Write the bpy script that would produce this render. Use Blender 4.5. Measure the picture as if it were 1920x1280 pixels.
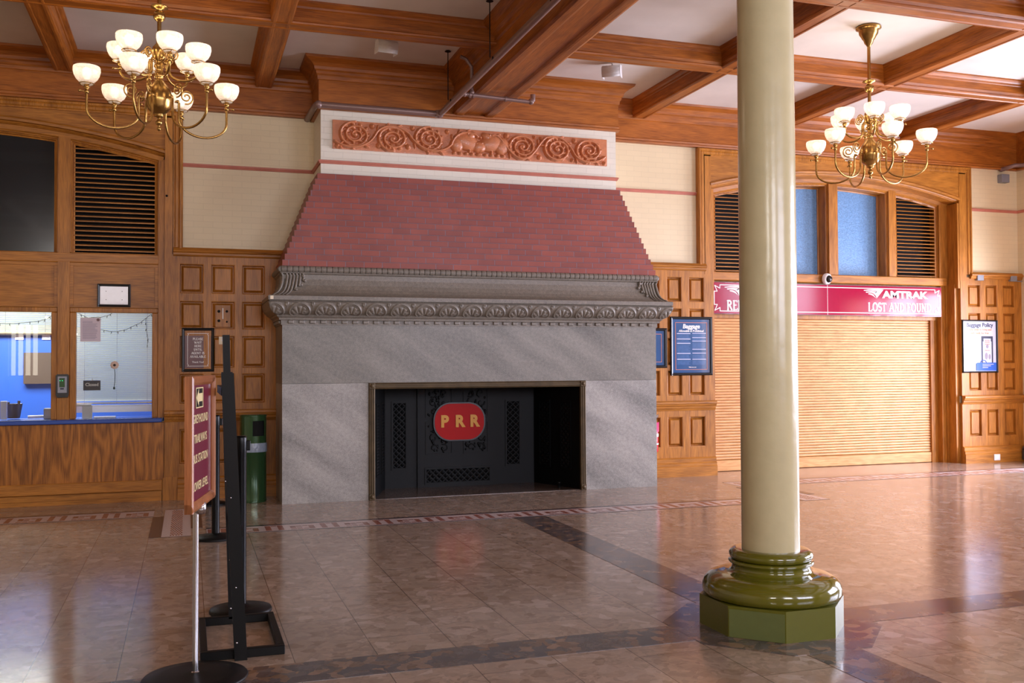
import bpy, math, random
import numpy as np
from math import sin, cos, pi, radians, sqrt
random.seed(7)
rng = np.random.default_rng(5)
for o in list(bpy.data.objects):
    bpy.data.objects.remove(o)
scene = bpy.context.scene
COL = scene.collection

# ------------------------------------------------------------------ camera
from mathutils import Matrix, Vector
F_PX = 1825.3
Rw = ((0.94876759, -0.00259652, -0.3159641),
      (-0.31593638, -0.02338345, -0.94849218),
      (-0.00492555, 0.9997232, -0.02300579))     # rows: world axes seen from the camera
CAM = Vector((0.0, 0.0, 1.45))
cd = bpy.data.cameras.new('camera')
cd.sensor_width = 36.0
cd.lens = F_PX / 1920 * 36.0
cd.clip_end = 200
cam = bpy.data.objects.new('camera', cd)
COL.objects.link(cam)
m = Matrix(((Rw[0][0], Rw[0][1], Rw[0][2], CAM.x),
            (Rw[1][0], Rw[1][1], Rw[1][2], CAM.y),
            (Rw[2][0], Rw[2][1], Rw[2][2], CAM.z),
            (0, 0, 0, 1)))
m3 = m.to_3x3()
cam.matrix_world = Matrix.Translation(CAM) @ m3.to_4x4()
scene.camera = cam

# ------------------------------------------------------------------ colour management
scene.view_settings.view_transform = 'Standard'
scene.view_settings.look = 'None'
scene.view_settings.gamma = 1
scene.view_settings.use_curve_mapping = False
scene.view_settings.exposure = 0.0
scene.cycles.max_bounces = 10
scene.cycles.diffuse_bounces = 6
scene.cycles.sample_clamp_indirect = 6.0
scene.cycles.caustics_reflective = False
scene.cycles.caustics_refractive = False
scene.cycles.use_denoising = True

# ------------------------------------------------------------------ world (daylight sky outside the windows)
w = bpy.data.worlds.new('sky')
scene.world = w
w.use_nodes = True
wn = w.node_tree.nodes
bg = wn['Background']
bg.inputs[0].default_value = (0.62, 0.72, 1.0, 1)
bg.inputs[1].default_value = 1.2

ROOM_X0, ROOM_X1 = -6.0, 11.6
ROOM_Y0, ROOM_Y1 = -4.0, 11.22
CEIL = 4.76
CX = 3.10                                      # axis of the fireplace

def area(name, loc, rot, sx, sy, power, color, spread=180):
    l = bpy.data.lights.new(name, 'AREA')
    l.shape = 'RECTANGLE'; l.size = sx; l.size_y = sy
    l.energy = power; l.color = color; l.spread = radians(spread)
    o = bpy.data.objects.new(name, l)
    o.location = loc; o.rotation_euler = rot
    COL.objects.link(o)
    return o
DAY = (0.80, 0.81, 1.0)
# daylight just outside the glazing: glass doors and window of the right wall, windows behind the camera
area('daylight_doors', (12.3, 8.7, 1.5), (0, radians(90), 0), 2.6, 2.6, 900, DAY)
area('daylight_window_right', (12.3, 4.2, 2.4), (0, radians(90), 0), 2.9, 4.2, 740, DAY)
area('daylight_window_rear_a', (7.1, -4.6, 3.0), (radians(90), 0, 0), 5.0, 2.2, 520, DAY)
area('daylight_window_rear_b', (2.0, -4.6, 3.2), (radians(90), 0, 0), 2.2, 1.9, 230, (0.95, 0.93, 1.0))
area('daylight_window_rear_d', (-2.2, -4.6, 3.6), (radians(90), 0, 0), 2.0, 1.1, 170, (1.0, 0.95, 0.9))
area('daylight_window_rear_c', (-3.85, -4.6, 1.84), (radians(90), 0, 0), 0.7, 1.4, 13, (1.0, 0.82, 0.55))

# ------------------------------------------------------------------ helpers
def tag(o, label=None, cat=None, group=None, kind=None):
    if label: o['label'] = label
    if cat: o['category'] = cat
    if group: o['group'] = group
    if kind: o['kind'] = kind
    return o

def empty(name, loc=(0, 0, 0), label=None, cat=None, group=None, kind=None, rz=0):
    o = bpy.data.objects.new(name, None)
    o.empty_display_size = 0.1
    o.location = loc
    o.rotation_euler = (0, 0, rz)
    COL.objects.link(o)
    return tag(o, label, cat, group, kind)

class MB:
    """collects polygons, then links them as one mesh object"""
    def __init__(s):
        s.v = []; s.f = []; s.sm = []; s.mi = []; s.cur = 0
    def add(s, vs, fs, smooth=False):
        b = len(s.v)
        s.v.extend([tuple(map(float, p)) for p in vs])
        for f in fs:
            s.f.append([b + i for i in f]); s.sm.append(smooth); s.mi.append(s.cur)
        return s
    def box(s, x0, x1, y0, y1, z0, z1, bev=0.0):
        if x0 > x1: x0, x1 = x1, x0
        if y0 > y1: y0, y1 = y1, y0
        if z0 > z1: z0, z1 = z1, z0
        if bev > 0:
            b = min(bev, (x1-x0)/2.01, (y1-y0)/2.01, (z1-z0)/2.01)
            vs = []; idx = {}
            for ix, x in enumerate((x0, x1)):
                for iy, y in enumerate((y0, y1)):
                    for iz, z in enumerate((z0, z1)):
                        sx = b if ix == 0 else -b; sy = b if iy == 0 else -b; sz = b if iz == 0 else -b
                        idx[(ix, iy, iz, 0)] = len(vs); vs.append((x, y+sy, z+sz))
                        idx[(ix, iy, iz, 1)] = len(vs); vs.append((x+sx, y, z+sz))
                        idx[(ix, iy, iz, 2)] = len(vs); vs.append((x+sx, y+sy, z))
            I = lambda a, b_, c, d: idx[(a, b_, c, d)]
            fs = [[I(0,0,0,0), I(0,0,1,0), I(0,1,1,0), I(0,1,0,0)], [I(1,0,0,0), I(1,1,0,0), I(1,1,1,0), I(1,0,1,0)],
                  [I(0,0,0,1), I(1,0,0,1), I(1,0,1,1), I(0,0,1,1)], [I(0,1,0,1), I(0,1,1,1), I(1,1,1,1), I(1,1,0,1)],
                  [I(0,0,0,2), I(0,1,0,2), I(1,1,0,2), I(1,0,0,2)], [I(0,0,1,2), I(1,0,1,2), I(1,1,1,2), I(0,1,1,2)]]
            for a in (0, 1):
                for c in (0, 1):
                    q = [I(a,c,0,0), I(a,c,0,1), I(a,c,1,1), I(a,c,1,0)]; fs.append(q if a == c else q[::-1])
                    q = [I(a,0,c,0), I(a,1,c,0), I(a,1,c,2), I(a,0,c,2)]; fs.append(q if a == c else q[::-1])
                    q = [I(0,a,c,1), I(0,a,c,2), I(1,a,c,2), I(1,a,c,1)]; fs.append(q if a == c else q[::-1])
            for a in (0, 1):
                for b_ in (0, 1):
                    for c in (0, 1):
                        q = [I(a,b_,c,0), I(a,b_,c,2), I(a,b_,c,1)]
                        fs.append(q if (a+b_+c) % 2 == 0 else q[::-1])
            return s.add(vs, fs)
        vs = [(x0,y0,z0),(x1,y0,z0),(x1,y1,z0),(x0,y1,z0),(x0,y0,z1),(x1,y0,z1),(x1,y1,z1),(x0,y1,z1)]
        fs = [(0,3,2,1),(4,5,6,7),(0,1,5,4),(1,2,6,5),(2,3,7,6),(3,0,4,7)]
        return s.add(vs, fs)
    def prism(s, poly, axis, a, b, smooth=False):
        """poly: 2D loop; axis x: (y,z), y: (x,z), z: (x,y)"""
        n = len(poly)
        def P(p, t):
            return (t, p[0], p[1]) if axis == 'x' else (p[0], t, p[1]) if axis == 'y' else (p[0], p[1], t)
        vs = [P(p, a) for p in poly] + [P(p, b) for p in poly]
        fs = [list(range(n))[::-1], list(range(n, 2*n))]
        s.add(vs, fs)
        s.add(vs, [(i, (i+1) % n, n+(i+1) % n, n+i) for i in range(n)], smooth)
        return s
    def lathe(s, prof, c=(0, 0, 0), n=32, smooth=True, a0=0.0):
        vs = []; fs = []
        for r, z in prof:
            for k in range(n):
                a = a0 + 2*pi*k/n
                vs.append((c[0]+r*cos(a), c[1]+r*sin(a), c[2]+z))
        for i in range(len(prof)-1):
            for k in range(n):
                k2 = (k+1) % n
                fs.append((i*n+k, i*n+k2, (i+1)*n+k2, (i+1)*n+k))
        s.add(vs, fs, smooth)
        if prof[0][0] > 1e-6: s.add(vs[:n], [list(range(n))[::-1]])
        if prof[-1][0] > 1e-6: s.add(vs[-n:], [list(range(n))])
        return s
    def tube(s, pts, r, n=10, cap=True, smooth=True):
        pts = [Vector(p) for p in pts]
        rs = r if hasattr(r, '__len__') else [r]*len(pts)
        t0 = (pts[1]-pts[0]).normalized()
        up = Vector((0, 0, 1)) if abs(t0.z) < 0.9 else Vector((1, 0, 0))
        nv = t0.cross(up).normalized()
        vs = []; fs = []
        for i, p in enumerate(pts):
            t = (pts[min(i+1, len(pts)-1)]-pts[max(i-1, 0)]).normalized()
            nv = (nv - t*nv.dot(t)).normalized()
            bv = t.cross(nv)
            for k in range(n):
                a = 2*pi*k/n
                vs.append(p + nv*cos(a)*rs[i] + bv*sin(a)*rs[i])
        for i in range(len(pts)-1):
            for k in range(n):
                k2 = (k+1) % n
                fs.append((i*n+k, (i+1)*n+k, (i+1)*n+k2, i*n+k2))
        s.add(vs, fs, smooth)
        if cap:
            s.add(vs[:n], [list(range(n))]); s.add(vs[-n:], [list(range(n))[::-1]])
        return s
    def ball(s, c, r, n=16, sz=1.0):
        m = n//2
        prof = [(max(r*sin(pi*i/m), 1e-5), -r*cos(pi*i/m)*sz) for i in range(m+1)]
        return s.lathe(prof, c, n)
    def sweep(s, path, prof, closed_prof=True, smooth=False):
        """horizontal path of (x,y); profile of (d,z), d measured to the left-hand side of the path, mitred"""
        P = [Vector((p[0], p[1])) for p in path]
        n = len(P)
        offs = []
        for i in range(n):
            if i > 0: a = (P[i]-P[i-1]).normalized()
            if i < n-1: b = (P[i+1]-P[i]).normalized()
            if i == 0: a = b
            if i == n-1: b = a
            na = Vector((-a.y, a.x)); nb = Vector((-b.y, b.x))
            mv = (na+nb)
            mv = mv / max(1e-6, mv.dot(na))
            offs.append(mv)
        m_ = len(prof)
        vs = []
        for i in range(n):
            for d, z in prof:
                q = P[i] + offs[i]*d
                vs.append((q.x, q.y, z))
        fs = []
        rngp = range(m_) if closed_prof else range(m_-1)
        for i in range(n-1):
            for k in rngp:
                k2 = (k+1) % m_
                fs.append((i*m_+k, i*m_+k2, (i+1)*m_+k2, (i+1)*m_+k))
        s.add(vs, fs, smooth)
        if closed_prof:
            s.add(vs[:m_], [list(range(m_))[::-1]]); s.add(vs[-m_:], [list(range(m_))])
        return s
    def sweep_xz(s, path, prof):
        """path in a vertical X-Z plane, profile (d, y): d to the left of the path, y = world Y; mitred, closed profile"""
        P = [Vector((p[0], p[1])) for p in path]
        n = len(P); m_ = len(prof); vs = []
        for i in range(n):
            if i > 0: a = (P[i]-P[i-1]).normalized()
            if i < n-1: b = (P[i+1]-P[i]).normalized()
            if i == 0: a = b
            if i == n-1: b = a
            na = Vector((-a.y, a.x)); nb = Vector((-b.y, b.x))
            mv = (na+nb); mv = mv/max(1e-6, mv.dot(na))
            for d, y in prof:
                q = P[i]+mv*d
                vs.append((q.x, y, q.y))
        fs = []
        for i in range(n-1):
            for k in range(m_):
                k2 = (k+1) % m_
                fs.append((i*m_+k, (i+1)*m_+k, (i+1)*m_+k2, i*m_+k2))
        s.add(vs, fs)
        s.add(vs[:m_], [list(range(m_))]); s.add(vs[-m_:], [list(range(m_))[::-1]])
        return s
    def grid(s, X, Y, Z, smooth=True):
        """2-D numpy arrays"""
        n, m_ = X.shape
        b = len(s.v)
        s.v.extend(zip(X.ravel().tolist(), Y.ravel().tolist(), Z.ravel().tolist()))
        for i in range(n-1):
            for j in range(m_-1):
                s.f.append([b+i*m_+j, b+i*m_+j+1, b+(i+1)*m_+j+1, b+(i+1)*m_+j]); s.sm.append(smooth); s.mi.append(s.cur)
        return s
    def build(s, name, mats, parent=None, loc=None, fix=True):
        me = bpy.data.meshes.new(name)
        me.from_pydata(s.v, [], s.f)
        if not isinstance(mats, (list, tuple)): mats = [mats]
        for mm in mats: me.materials.append(mm)
        me.polygons.foreach_set('use_smooth', s.sm)
        me.polygons.foreach_set('material_index', s.mi)
        if fix:
            import bmesh
            bm = bmesh.new(); bm.from_mesh(me)
            bmesh.ops.recalc_face_normals(bm, faces=bm.faces)
            bm.to_mesh(me); bm.free()
        me.update()
        o = bpy.data.objects.new(name, me)
        COL.objects.link(o)
        if parent is not None: o.parent = parent
        if loc is not None: o.location = loc
        return o

def rebase(o, loc):
    """put an object's origin at loc, keeping its mesh where it is"""
    o.data.transform(Matrix.Translation(-Vector(loc)))
    o.location = loc
    return o

def copy_tree(o, parent=None):
    c = o.copy(); COL.objects.link(c)
    if parent is not None: c.parent = parent
    for ch in list(o.children): copy_tree(ch, c)
    return c

# ------------------------------------------------------------------ materials
def lin(r, g, b):
    f = lambda c: (c/255/12.92) if c/255 <= 0.04045 else ((c/255+0.055)/1.055)**2.4
    return (f(r), f(g), f(b), 1.0)

def new_mat(name):
    mt = bpy.data.materials.new(name); mt.use_nodes = True
    nt = mt.node_tree; b = nt.nodes['Principled BSDF']
    return mt, nt, b

def plain(name, col, rough=0.5, metal=0.0, noise=0.0, nscale=20, emis=None, estr=0.0, bump=0.0, coat=0.0, spec=None):
    mt, nt, b = new_mat(name)
    b.inputs['Base Color'].default_value = col
    b.inputs['Roughness'].default_value = rough
    b.inputs['Metallic'].default_value = metal
    if coat: b.inputs['Coat Weight'].default_value = coat
    if spec is not None: b.inputs['Specular IOR Level'].default_value = spec
    tc = nt.nodes.new('ShaderNodeTexCoord')
    nz = nt.nodes.new('ShaderNodeTexNoise'); nz.inputs['Scale'].default_value = nscale; nz.inputs['Detail'].default_value = 5
    nt.links.new(tc.outputs['Object'], nz.inputs['Vector'])
    k = max(noise, 0.03)
    rp = nt.nodes.new('ShaderNodeValToRGB')
    rp.color_ramp.elements[0].position = 0.3; rp.color_ramp.elements[1].position = 0.7
    rp.color_ramp.elements[0].color = tuple(c*(1-k) for c in col[:3])+(1,)
    rp.color_ramp.elements[1].color = tuple(min(1, c*(1+k)) for c in col[:3])+(1,)
    nt.links.new(nz.outputs['Fac'], rp.inputs['Fac'])
    nt.links.new(rp.outputs['Color'], b.inputs['Base Color'])
    if bump:
        bp = nt.nodes.new('ShaderNodeBump'); bp.inputs['Strength'].default_value = bump; bp.inputs['Distance'].default_value = 0.01
        nt.links.new(nz.outputs['Fac'], bp.inputs['Height']); nt.links.new(bp.outputs['Normal'], b.inputs['Normal'])
    if emis is not None:
        b.inputs['Emission Color'].default_value = emis
        b.inputs['Emission Strength'].default_value = estr
    return mt

def wood(name, dark, light, axis='z', rough=0.42, ring=6.0, cs=4.2, contrast=1.0, board=0.0, coat=0.05):
    mt, nt, b = new_mat(name)
    N = nt.nodes.new; L = nt.links.new
    tc = N('ShaderNodeTexCoord')
    def mapping(ac, al):
        mp = N('ShaderNodeMapping')
        sc = {'x': (al, ac, ac), 'y': (ac, al, ac), 'z': (ac, ac, al)}[axis]
        mp.inputs['Scale'].default_value = sc
        L(tc.outputs['Object'], mp.inputs['Vector'])
        return mp
    m1 = mapping(cs, cs*0.16)
    n1 = N('ShaderNodeTexNoise'); n1.inputs['Scale'].default_value = 1.0; n1.inputs['Detail'].default_value = 2.5; n1.inputs['Roughness'].default_value = 0.45
    L(m1.outputs[0], n1.inputs['Vector'])
    mul = N('ShaderNodeMath'); mul.operation = 'MULTIPLY'; mul.inputs[1].default_value = ring*6.283
    L(n1.outputs['Fac'], mul.inputs[0])
    sn = N('ShaderNodeMath'); sn.operation = 'SINE'; L(mul.outputs[0], sn.inputs[0])
    m2 = mapping(170, 7)
    n2 = N('ShaderNodeTexNoise'); n2.inputs['Scale'].default_value = 1.0; n2.inputs['Detail'].default_value = 4
    L(m2.outputs[0], n2.inputs['Vector'])
    m3_ = mapping(2.2, 0.5)
    n3 = N('ShaderNodeTexNoise'); n3.inputs['Scale'].default_value = 1.0; n3.inputs['Detail'].default_value = 2
    L(m3_.outputs[0], n3.inputs['Vector'])
    def mad(inp, k, add):
        q = N('ShaderNodeMath'); q.operation = 'MULTIPLY_ADD'; q.inputs[1].default_value = k
        L(inp, q.inputs[0])
        if isinstance(add, float): q.inputs[2].default_value = add
        else: L(add, q.inputs[2])
        return q.outputs[0]
    v = mad(sn.outputs[0], 0.06*contrast, 0.10)
    v = mad(n2.outputs['Fac'], 0.8, v)
    v = mad(n3.outputs['Fac'], 0.35, v)
    sub = N('ShaderNodeMath'); sub.operation = 'SUBTRACT'; sub.inputs[1].default_value = 0.17
    L(v, sub.inputs[0])
    rp = N('ShaderNodeValToRGB'); e = rp.color_ramp.elements
    e[0].position = 0.25; e[0].color = dark; e[1].position = 0.75; e[1].color = light
    L(sub.outputs[0], rp.inputs['Fac'])
    L(rp.outputs['Color'], b.inputs['Base Color'])
    b.inputs['Roughness'].default_value = rough
    b.inputs['Coat Weight'].default_value = coat
    b.inputs['Coat Roughness'].default_value = 0.2
    b.inputs['Specular IOR Level'].default_value = 0.35
    bp = N('ShaderNodeBump'); bp.inputs['Strength'].default_value = 0.12; bp.inputs['Distance'].default_value = 0.004
    L(n2.outputs['Fac'], bp.inputs['Height']); L(bp.outputs['Normal'], b.inputs['Normal'])
    return mt

OD, OL = lin(120, 70, 18), lin(198, 130, 50)
CD, CL = lin(108, 54, 12), lin(182, 106, 36)
M = {}
M['oak_z'] = wood('oak_upright_grain', OD, OL, 'z')
M['oak_x'] = wood('oak_level_grain', OD, OL, 'x')
M['oak_ply'] = wood('oak_cathedral_veneer', lin(112, 64, 18), lin(184, 116, 44), 'z', ring=12, cs=3.6, contrast=2.4)
M['oak_y'] = wood('oak_depth_grain', OD, OL, 'y')
M['beam_x'] = wood('beam_wood_along', CD, CL, 'x', rough=0.42)
M['beam_y'] = wood('beam_wood_across', CD, CL, 'y', rough=0.42)
M['shutter'] = wood('shutter_oak', lin(188, 130, 74), lin(226, 174, 116), 'x', ring=8, cs=7, rough=0.42, contrast=1.3)
M['sign_oak'] = wood('sign_frame_oak', lin(120, 66, 34), lin(178, 112, 66), 'z', rough=0.35)
M['black_metal'] = plain('black_powder_metal', lin(11, 10, 10), 0.5, 0.0, spec=0.2)
M['black_frame'] = plain('black_frame_lacquer', lin(14, 15, 18), 0.3)
M['black'] = plain('dark_void', lin(6, 6, 7), 0.9)
M['white_plastic'] = plain('white_plastic', lin(225, 222, 220), 0.4)
M['grey_box'] = plain('grey_painted_metal', lin(140, 142, 150), 0.4, 0.3)
M['chrome'] = plain('chrome', lin(200, 200, 205), 0.18, 1.0)
M['pipe'] = plain('pipe_brown_paint', lin(128, 100, 92), 0.35, 0.2)
M['cream_gloss'] = plain('column_cream_paint', lin(192, 181, 142), 0.24, bump=0.25, nscale=9, noise=0.04, coat=0.1)
M['olive'] = plain('column_base_olive_gloss', lin(94, 92, 20), 0.13, bump=0.15, nscale=14, coat=0.6)
M['olive_patch'] = plain('column_base_patch', lin(98, 106, 60), 0.4, bump=0.12, nscale=20, spec=0.3)
M['olive_plinth'] = plain('column_plinth_olive', lin(92, 92, 24), 0.38, bump=0.12, nscale=20, spec=0.35)
M['brass'] = plain('polished_brass', lin(176, 138, 78), 0.27, 1.0, noise=0.05)
M['brass_dull'] = plain('aged_brass_strip', lin(84, 68, 44), 0.55, 0.4, noise=0.25, nscale=8)
M['terracotta'] = plain('terracotta', lin(196, 122, 80), 0.4, noise=0.12, nscale=18, coat=0.3)
M['pink_band'] = plain('pink_string_course', lin(186, 110, 90), 0.5, noise=0.1, nscale=9)
M['iron_panel'] = plain('black_cast_iron', lin(8, 9, 10), 0.5, 0.0, bump=0.1, nscale=30, spec=0.2)
M['red_enamel'] = plain('red_enamel', lin(168, 8, 8), 0.5, spec=0.2)
M['gold'] = plain('gold_paint', lin(205, 140, 20), 0.4)
M['maroon'] = plain('maroon_board', lin(118, 30, 54), 0.3, coat=0.3)
M['maroon_deep'] = plain('maroon_print', lin(92, 32, 38), 0.35, coat=0.4)
M['crimson'] = plain('crimson_acrylic', lin(150, 8, 52), 0.12, spec=0.28)
M['sign_white'] = plain('sign_white', lin(236, 232, 230), 0.35)
M['sign_cream'] = plain('letter_cream', lin(232, 214, 160), 0.4)
M['navy'] = plain('navy_card', lin(20, 24, 56), 0.4)
M['blue_wall'] = plain('office_blue_paint', lin(2, 66, 156), 0.55)
M['blue_counter'] = plain('blue_countertop', lin(52, 82, 158), 0.25)
M['blind'] = plain('blind_slat', lin(236, 240, 232), 0.5)
def _tl(mt, k, col):
    nt = mt.node_tree; b = nt.nodes['Principled BSDF']; out = nt.nodes['Material Output']
    t = nt.nodes.new('ShaderNodeBsdfTranslucent'); t.inputs[0].default_value = col
    m_ = nt.nodes.new('ShaderNodeMixShader'); m_.inputs[0].default_value = k
    nt.links.new(b.outputs[0], m_.inputs[1]); nt.links.new(t.outputs[0], m_.inputs[2]); nt.links.new(m_.outputs[0], out.inputs[0])
_tl(M['blind'], 0.75, lin(240, 244, 238))
M['paper'] = plain('printed_paper', lin(214, 200, 208), 0.6)
M['white_paper'] = plain('white_paper', lin(222, 218, 226), 0.5, coat=0.3)
M['grey_ink'] = plain('grey_ink', lin(140, 132, 150), 0.6)
M['poster_blue'] = plain('poster_blue', lin(28, 78, 130), 0.12, coat=0.8, noise=0.1, nscale=4)
M['poster_mid'] = plain('poster_text_block', lin(70, 112, 168), 0.2, coat=0.6, noise=0.2, nscale=30)
M['orange_line'] = plain('orange_line', lin(222, 130, 84), 0.4)
M['orange_text'] = plain('orange_print', lin(238, 150, 90), 0.4)
M['poster_white'] = plain('poster_white', lin(196, 200, 228), 0.2, coat=0.25)
M['poster_royal'] = plain('poster_royal_blue', lin(34, 90, 190), 0.25, coat=0.5)
M['can_green'] = plain('bin_green_metal', lin(48, 84, 50), 0.2, 0.3, coat=0.3)
M['bag'] = plain('clear_bag_plastic', lin(150, 165, 185), 0.2, bump=0.8, nscale=30)
M['ext_red'] = plain('extinguisher_red', lin(205, 20, 40), 0.25, coat=0.5)
M['ext_pink'] = plain('extinguisher_tag_pink', lin(232, 80, 140), 0.5)
M['wire'] = plain('green_wire', lin(22, 44, 34), 0.5)
M['tan_disc'] = plain('tan_speaker_disc', lin(206, 178, 158), 0.5)
M['smoke'] = plain('smoked_pane', lin(30, 34, 36), 0.16, coat=0.2)
M['blue_glass'] = plain('blue_textured_glass', lin(104, 146, 190), 0.35, noise=0.2, nscale=60, bump=0.5)
M['heater'] = plain('heater_grey', lin(92, 88, 82), 0.5, 0.3)
M['tag_cream'] = plain('small_sticker', lin(235, 220, 190), 0.5)
M['dark_wood'] = plain('dark_board', lin(64, 52, 46), 0.35)
M['beige'] = plain('beige_fascia', lin(150, 120, 95), 0.6)
M['void_blue'] = plain('dark_blue_void', lin(6, 10, 26), 0.7)
M['lamp_green'] = plain('green_led', lin(30, 200, 120), 0.4, emis=lin(30, 255, 150), estr=2)

def cream_brick(name, col, along='x', bumpy=0.6):
    mt, nt, b = new_mat(name); N = nt.nodes.new; L = nt.links.new
    tc = N('ShaderNodeTexCoord'); sp = N('ShaderNodeSeparateXYZ'); cb = N('ShaderNodeCombineXYZ')
    L(tc.outputs['Object'], sp.inputs[0])
    ad = N('ShaderNodeMath'); ad.operation = 'ADD'
    L(sp.outputs['X'], ad.inputs[0]); L(sp.outputs['Y'], ad.inputs[1])
    L(ad.outputs[0], cb.inputs['X']); L(sp.outputs['Z'], cb.inputs['Y'])
    br = N('ShaderNodeTexBrick')
    br.inputs['Scale'].default_value = 1.0
    br.inputs['Brick Width'].default_value = 0.205; br.inputs['Row Height'].default_value = 0.066
    br.inputs['Mortar Size'].default_value = 0.0022; br.inputs['Mortar Smooth'].default_value = 0.4
    c2 = tuple(c*0.97 for c in col[:3])+(1,)
    br.inputs['Color1'].default_value = col; br.inputs['Color2'].default_value = c2
    br.inputs['Mortar'].default_value = tuple(c*0.86 for c in col[:3])+(1,)
    L(cb.outputs[0], br.inputs['Vector'])
    L(br.outputs['Color'], b.inputs['Base Color'])
    b.inputs['Roughness'].default_value = 0.42
    nz = N('ShaderNodeTexNoise'); nz.inputs['Scale'].default_value = 25; L(tc.outputs['Object'], nz.inputs['Vector'])
    ma = N('ShaderNodeMath'); ma.operation = 'MULTIPLY_ADD'; ma.inputs[1].default_value = -0.8
    L(br.outputs['Fac'], ma.inputs[0]); L(nz.outputs['Fac'], ma.inputs[2])
    bp = N('ShaderNodeBump'); bp.inputs['Strength'].default_value = bumpy; bp.inputs['Distance'].default_value = 0.002
    L(ma.outputs[0], bp.inputs['Height']); L(bp.outputs['Normal'], b.inputs['Normal'])
    return mt
M['cream_wall'] = cream_brick('painted_brick_cream', lin(222, 204, 166), bumpy=0.35)
M['cream_chimney'] = cream_brick('painted_brick_white', lin(226, 220, 204), bumpy=0.8)

def red_brick():
    mt, nt, b = new_mat('red_roman_brick'); N = nt.nodes.new; L = nt.links.new
    tc = N('ShaderNodeTexCoord'); sp = N('ShaderNodeSeparateXYZ'); cb = N('ShaderNodeCombineXYZ')
    L(tc.outputs['Object'], sp.inputs[0])
    ad = N('ShaderNodeMath'); ad.operation = 'ADD'
    L(sp.outputs['X'], ad.inputs[0]); L(sp.outputs['Y'], ad.inputs[1])
    zz = N('ShaderNodeMath'); zz.operation = 'ADD'; zz.inputs[1].default_value = -BR_Z0 + 10*BR_H
    L(sp.outputs['Z'], zz.inputs[0])
    L(ad.outputs[0], cb.inputs['X']); L(zz.outputs[0], cb.inputs['Y'])
    br = N('ShaderNodeTexBrick')
    br.inputs['Scale'].default_value = 1.0
    br.inputs['Brick Width'].default_value = 0.198; br.inputs['Row Height'].default_value = BR_H
    br.inputs['Mortar Size'].default_value = 0.0036; br.inputs['Mortar Smooth'].default_value = 0.2
    br.inputs['Color1'].default_value = lin(144, 60, 40); br.inputs['Color2'].default_value = lin(128, 50, 34)
    br.inputs['Mortar'].default_value = lin(112, 96, 108)
    L(cb.outputs[0], br.inputs['Vector'])
    nz = N('ShaderNodeTexNoise'); nz.inputs['Scale'].default_value = 6; nz.inputs['Detail'].default_value = 6
    L(tc.outputs['Object'], nz.inputs['Vector'])
    mx = N('ShaderNodeMix'); mx.data_type = 'RGBA'; mx.blend_type = 'OVERLAY'; mx.inputs['Factor'].default_value = 0.2
    L(br.outputs['Color'], mx.inputs['A']); L(nz.outputs['Fac'], mx.inputs['B'])
    L(mx.outputs['Result'], b.inputs['Base Color'])
    b.inputs['Roughness'].default_value = 0.45
    ma = N('ShaderNodeMath'); ma.operation = 'MULTIPLY_ADD'; ma.inputs[1].default_value = -1.0
    L(br.outputs['Fac'], ma.inputs[0]); L(nz.outputs['Fac'], ma.inputs[2])
    bp = N('ShaderNodeBump'); bp.inputs['Strength'].default_value = 0.6; bp.inputs['Distance'].default_value = 0.004
    L(ma.outputs[0], bp.inputs['Height']); L(bp.outputs['Normal'], b.inputs['Normal'])
    return mt
BR_Z0, BR_Z1, BR_N = 2.487, 3.515, 16
BR_H = (BR_Z1-BR_Z0)/BR_N
M['red_brick'] = red_brick()

def granite(name, a, bcol, vein=0.5):
    mt, nt, b = new_mat(name); N = nt.nodes.new; L = nt.links.new
    tc = N('ShaderNodeTexCoord')
    n1 = N('ShaderNodeTexNoise'); n1.inputs['Scale'].default_value = 105; n1.inputs['Detail'].default_value = 4; n1.inputs['Roughness'].default_value = 0.8
    L(tc.outputs['Object'], n1.inputs['Vector'])
    mp = N('ShaderNodeMapping'); mp.vector_type = 'TEXTURE'; mp.inputs['Rotation'].default_value = (0, radians(32), 0); mp.inputs['Scale'].default_value = (1.3, 1, 0.3)
    L(tc.outputs['Object'], mp.inputs['Vector'])
    n2 = N('ShaderNodeTexNoise'); n2.inputs['Scale'].default_value = 1.3; n2.inputs['Detail'].default_value = 4
    L(mp.outputs[0], n2.inputs['Vector'])
    n3 = N('ShaderNodeTexNoise'); n3.inputs['Scale'].default_value = 30; n3.inputs['Detail'].default_value = 4
    L(tc.outputs['Object'], n3.inputs['Vector'])
    s1 = N('ShaderNodeMath'); s1.operation = 'MULTIPLY_ADD'; s1.inputs[1].default_value = vein; L(n2.outputs['Fac'], s1.inputs[0]); L(n1.outputs['Fac'], s1.inputs[2])
    s2 = N('ShaderNodeMath'); s2.operation = 'MULTIPLY_ADD'; s2.inputs[1].default_value = 0.35; L(n3.outputs['Fac'], s2.inputs[0]); L(s1.outputs[0], s2.inputs[2])
    rp = N('ShaderNodeValToRGB'); e = rp.color_ramp.elements
    c = 0.5+0.5*vein+0.175
    mr = N('ShaderNodeMapRange'); mr.inputs['From Min'].default_value = c-0.24; mr.inputs['From Max'].default_value = c+0.24
    L(s2.outputs[0], mr.inputs['Value'])
    e[0].color = a; e[1].color = bcol
    L(mr.outputs[0], rp.inputs['Fac']); L(rp.outputs['Color'], b.inputs['Base Color'])
    b.inputs['Roughness'].default_value = 0.4
    bp = N('ShaderNodeBump'); bp.inputs['Strength'].default_value = 0.15; bp.inputs['Distance'].default_value = 0.003
    L(n1.outputs['Fac'], bp.inputs['Height']); L(bp.outputs['Normal'], b.inputs['Normal'])
    return mt
M['granite'] = granite('grey_granite', lin(80, 77, 71), lin(146, 141, 131), 0.6)
M['granite_pale'] = granite('grey_granite_pale', lin(106, 104, 100), lin(178, 173, 166), 0.7)
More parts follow.
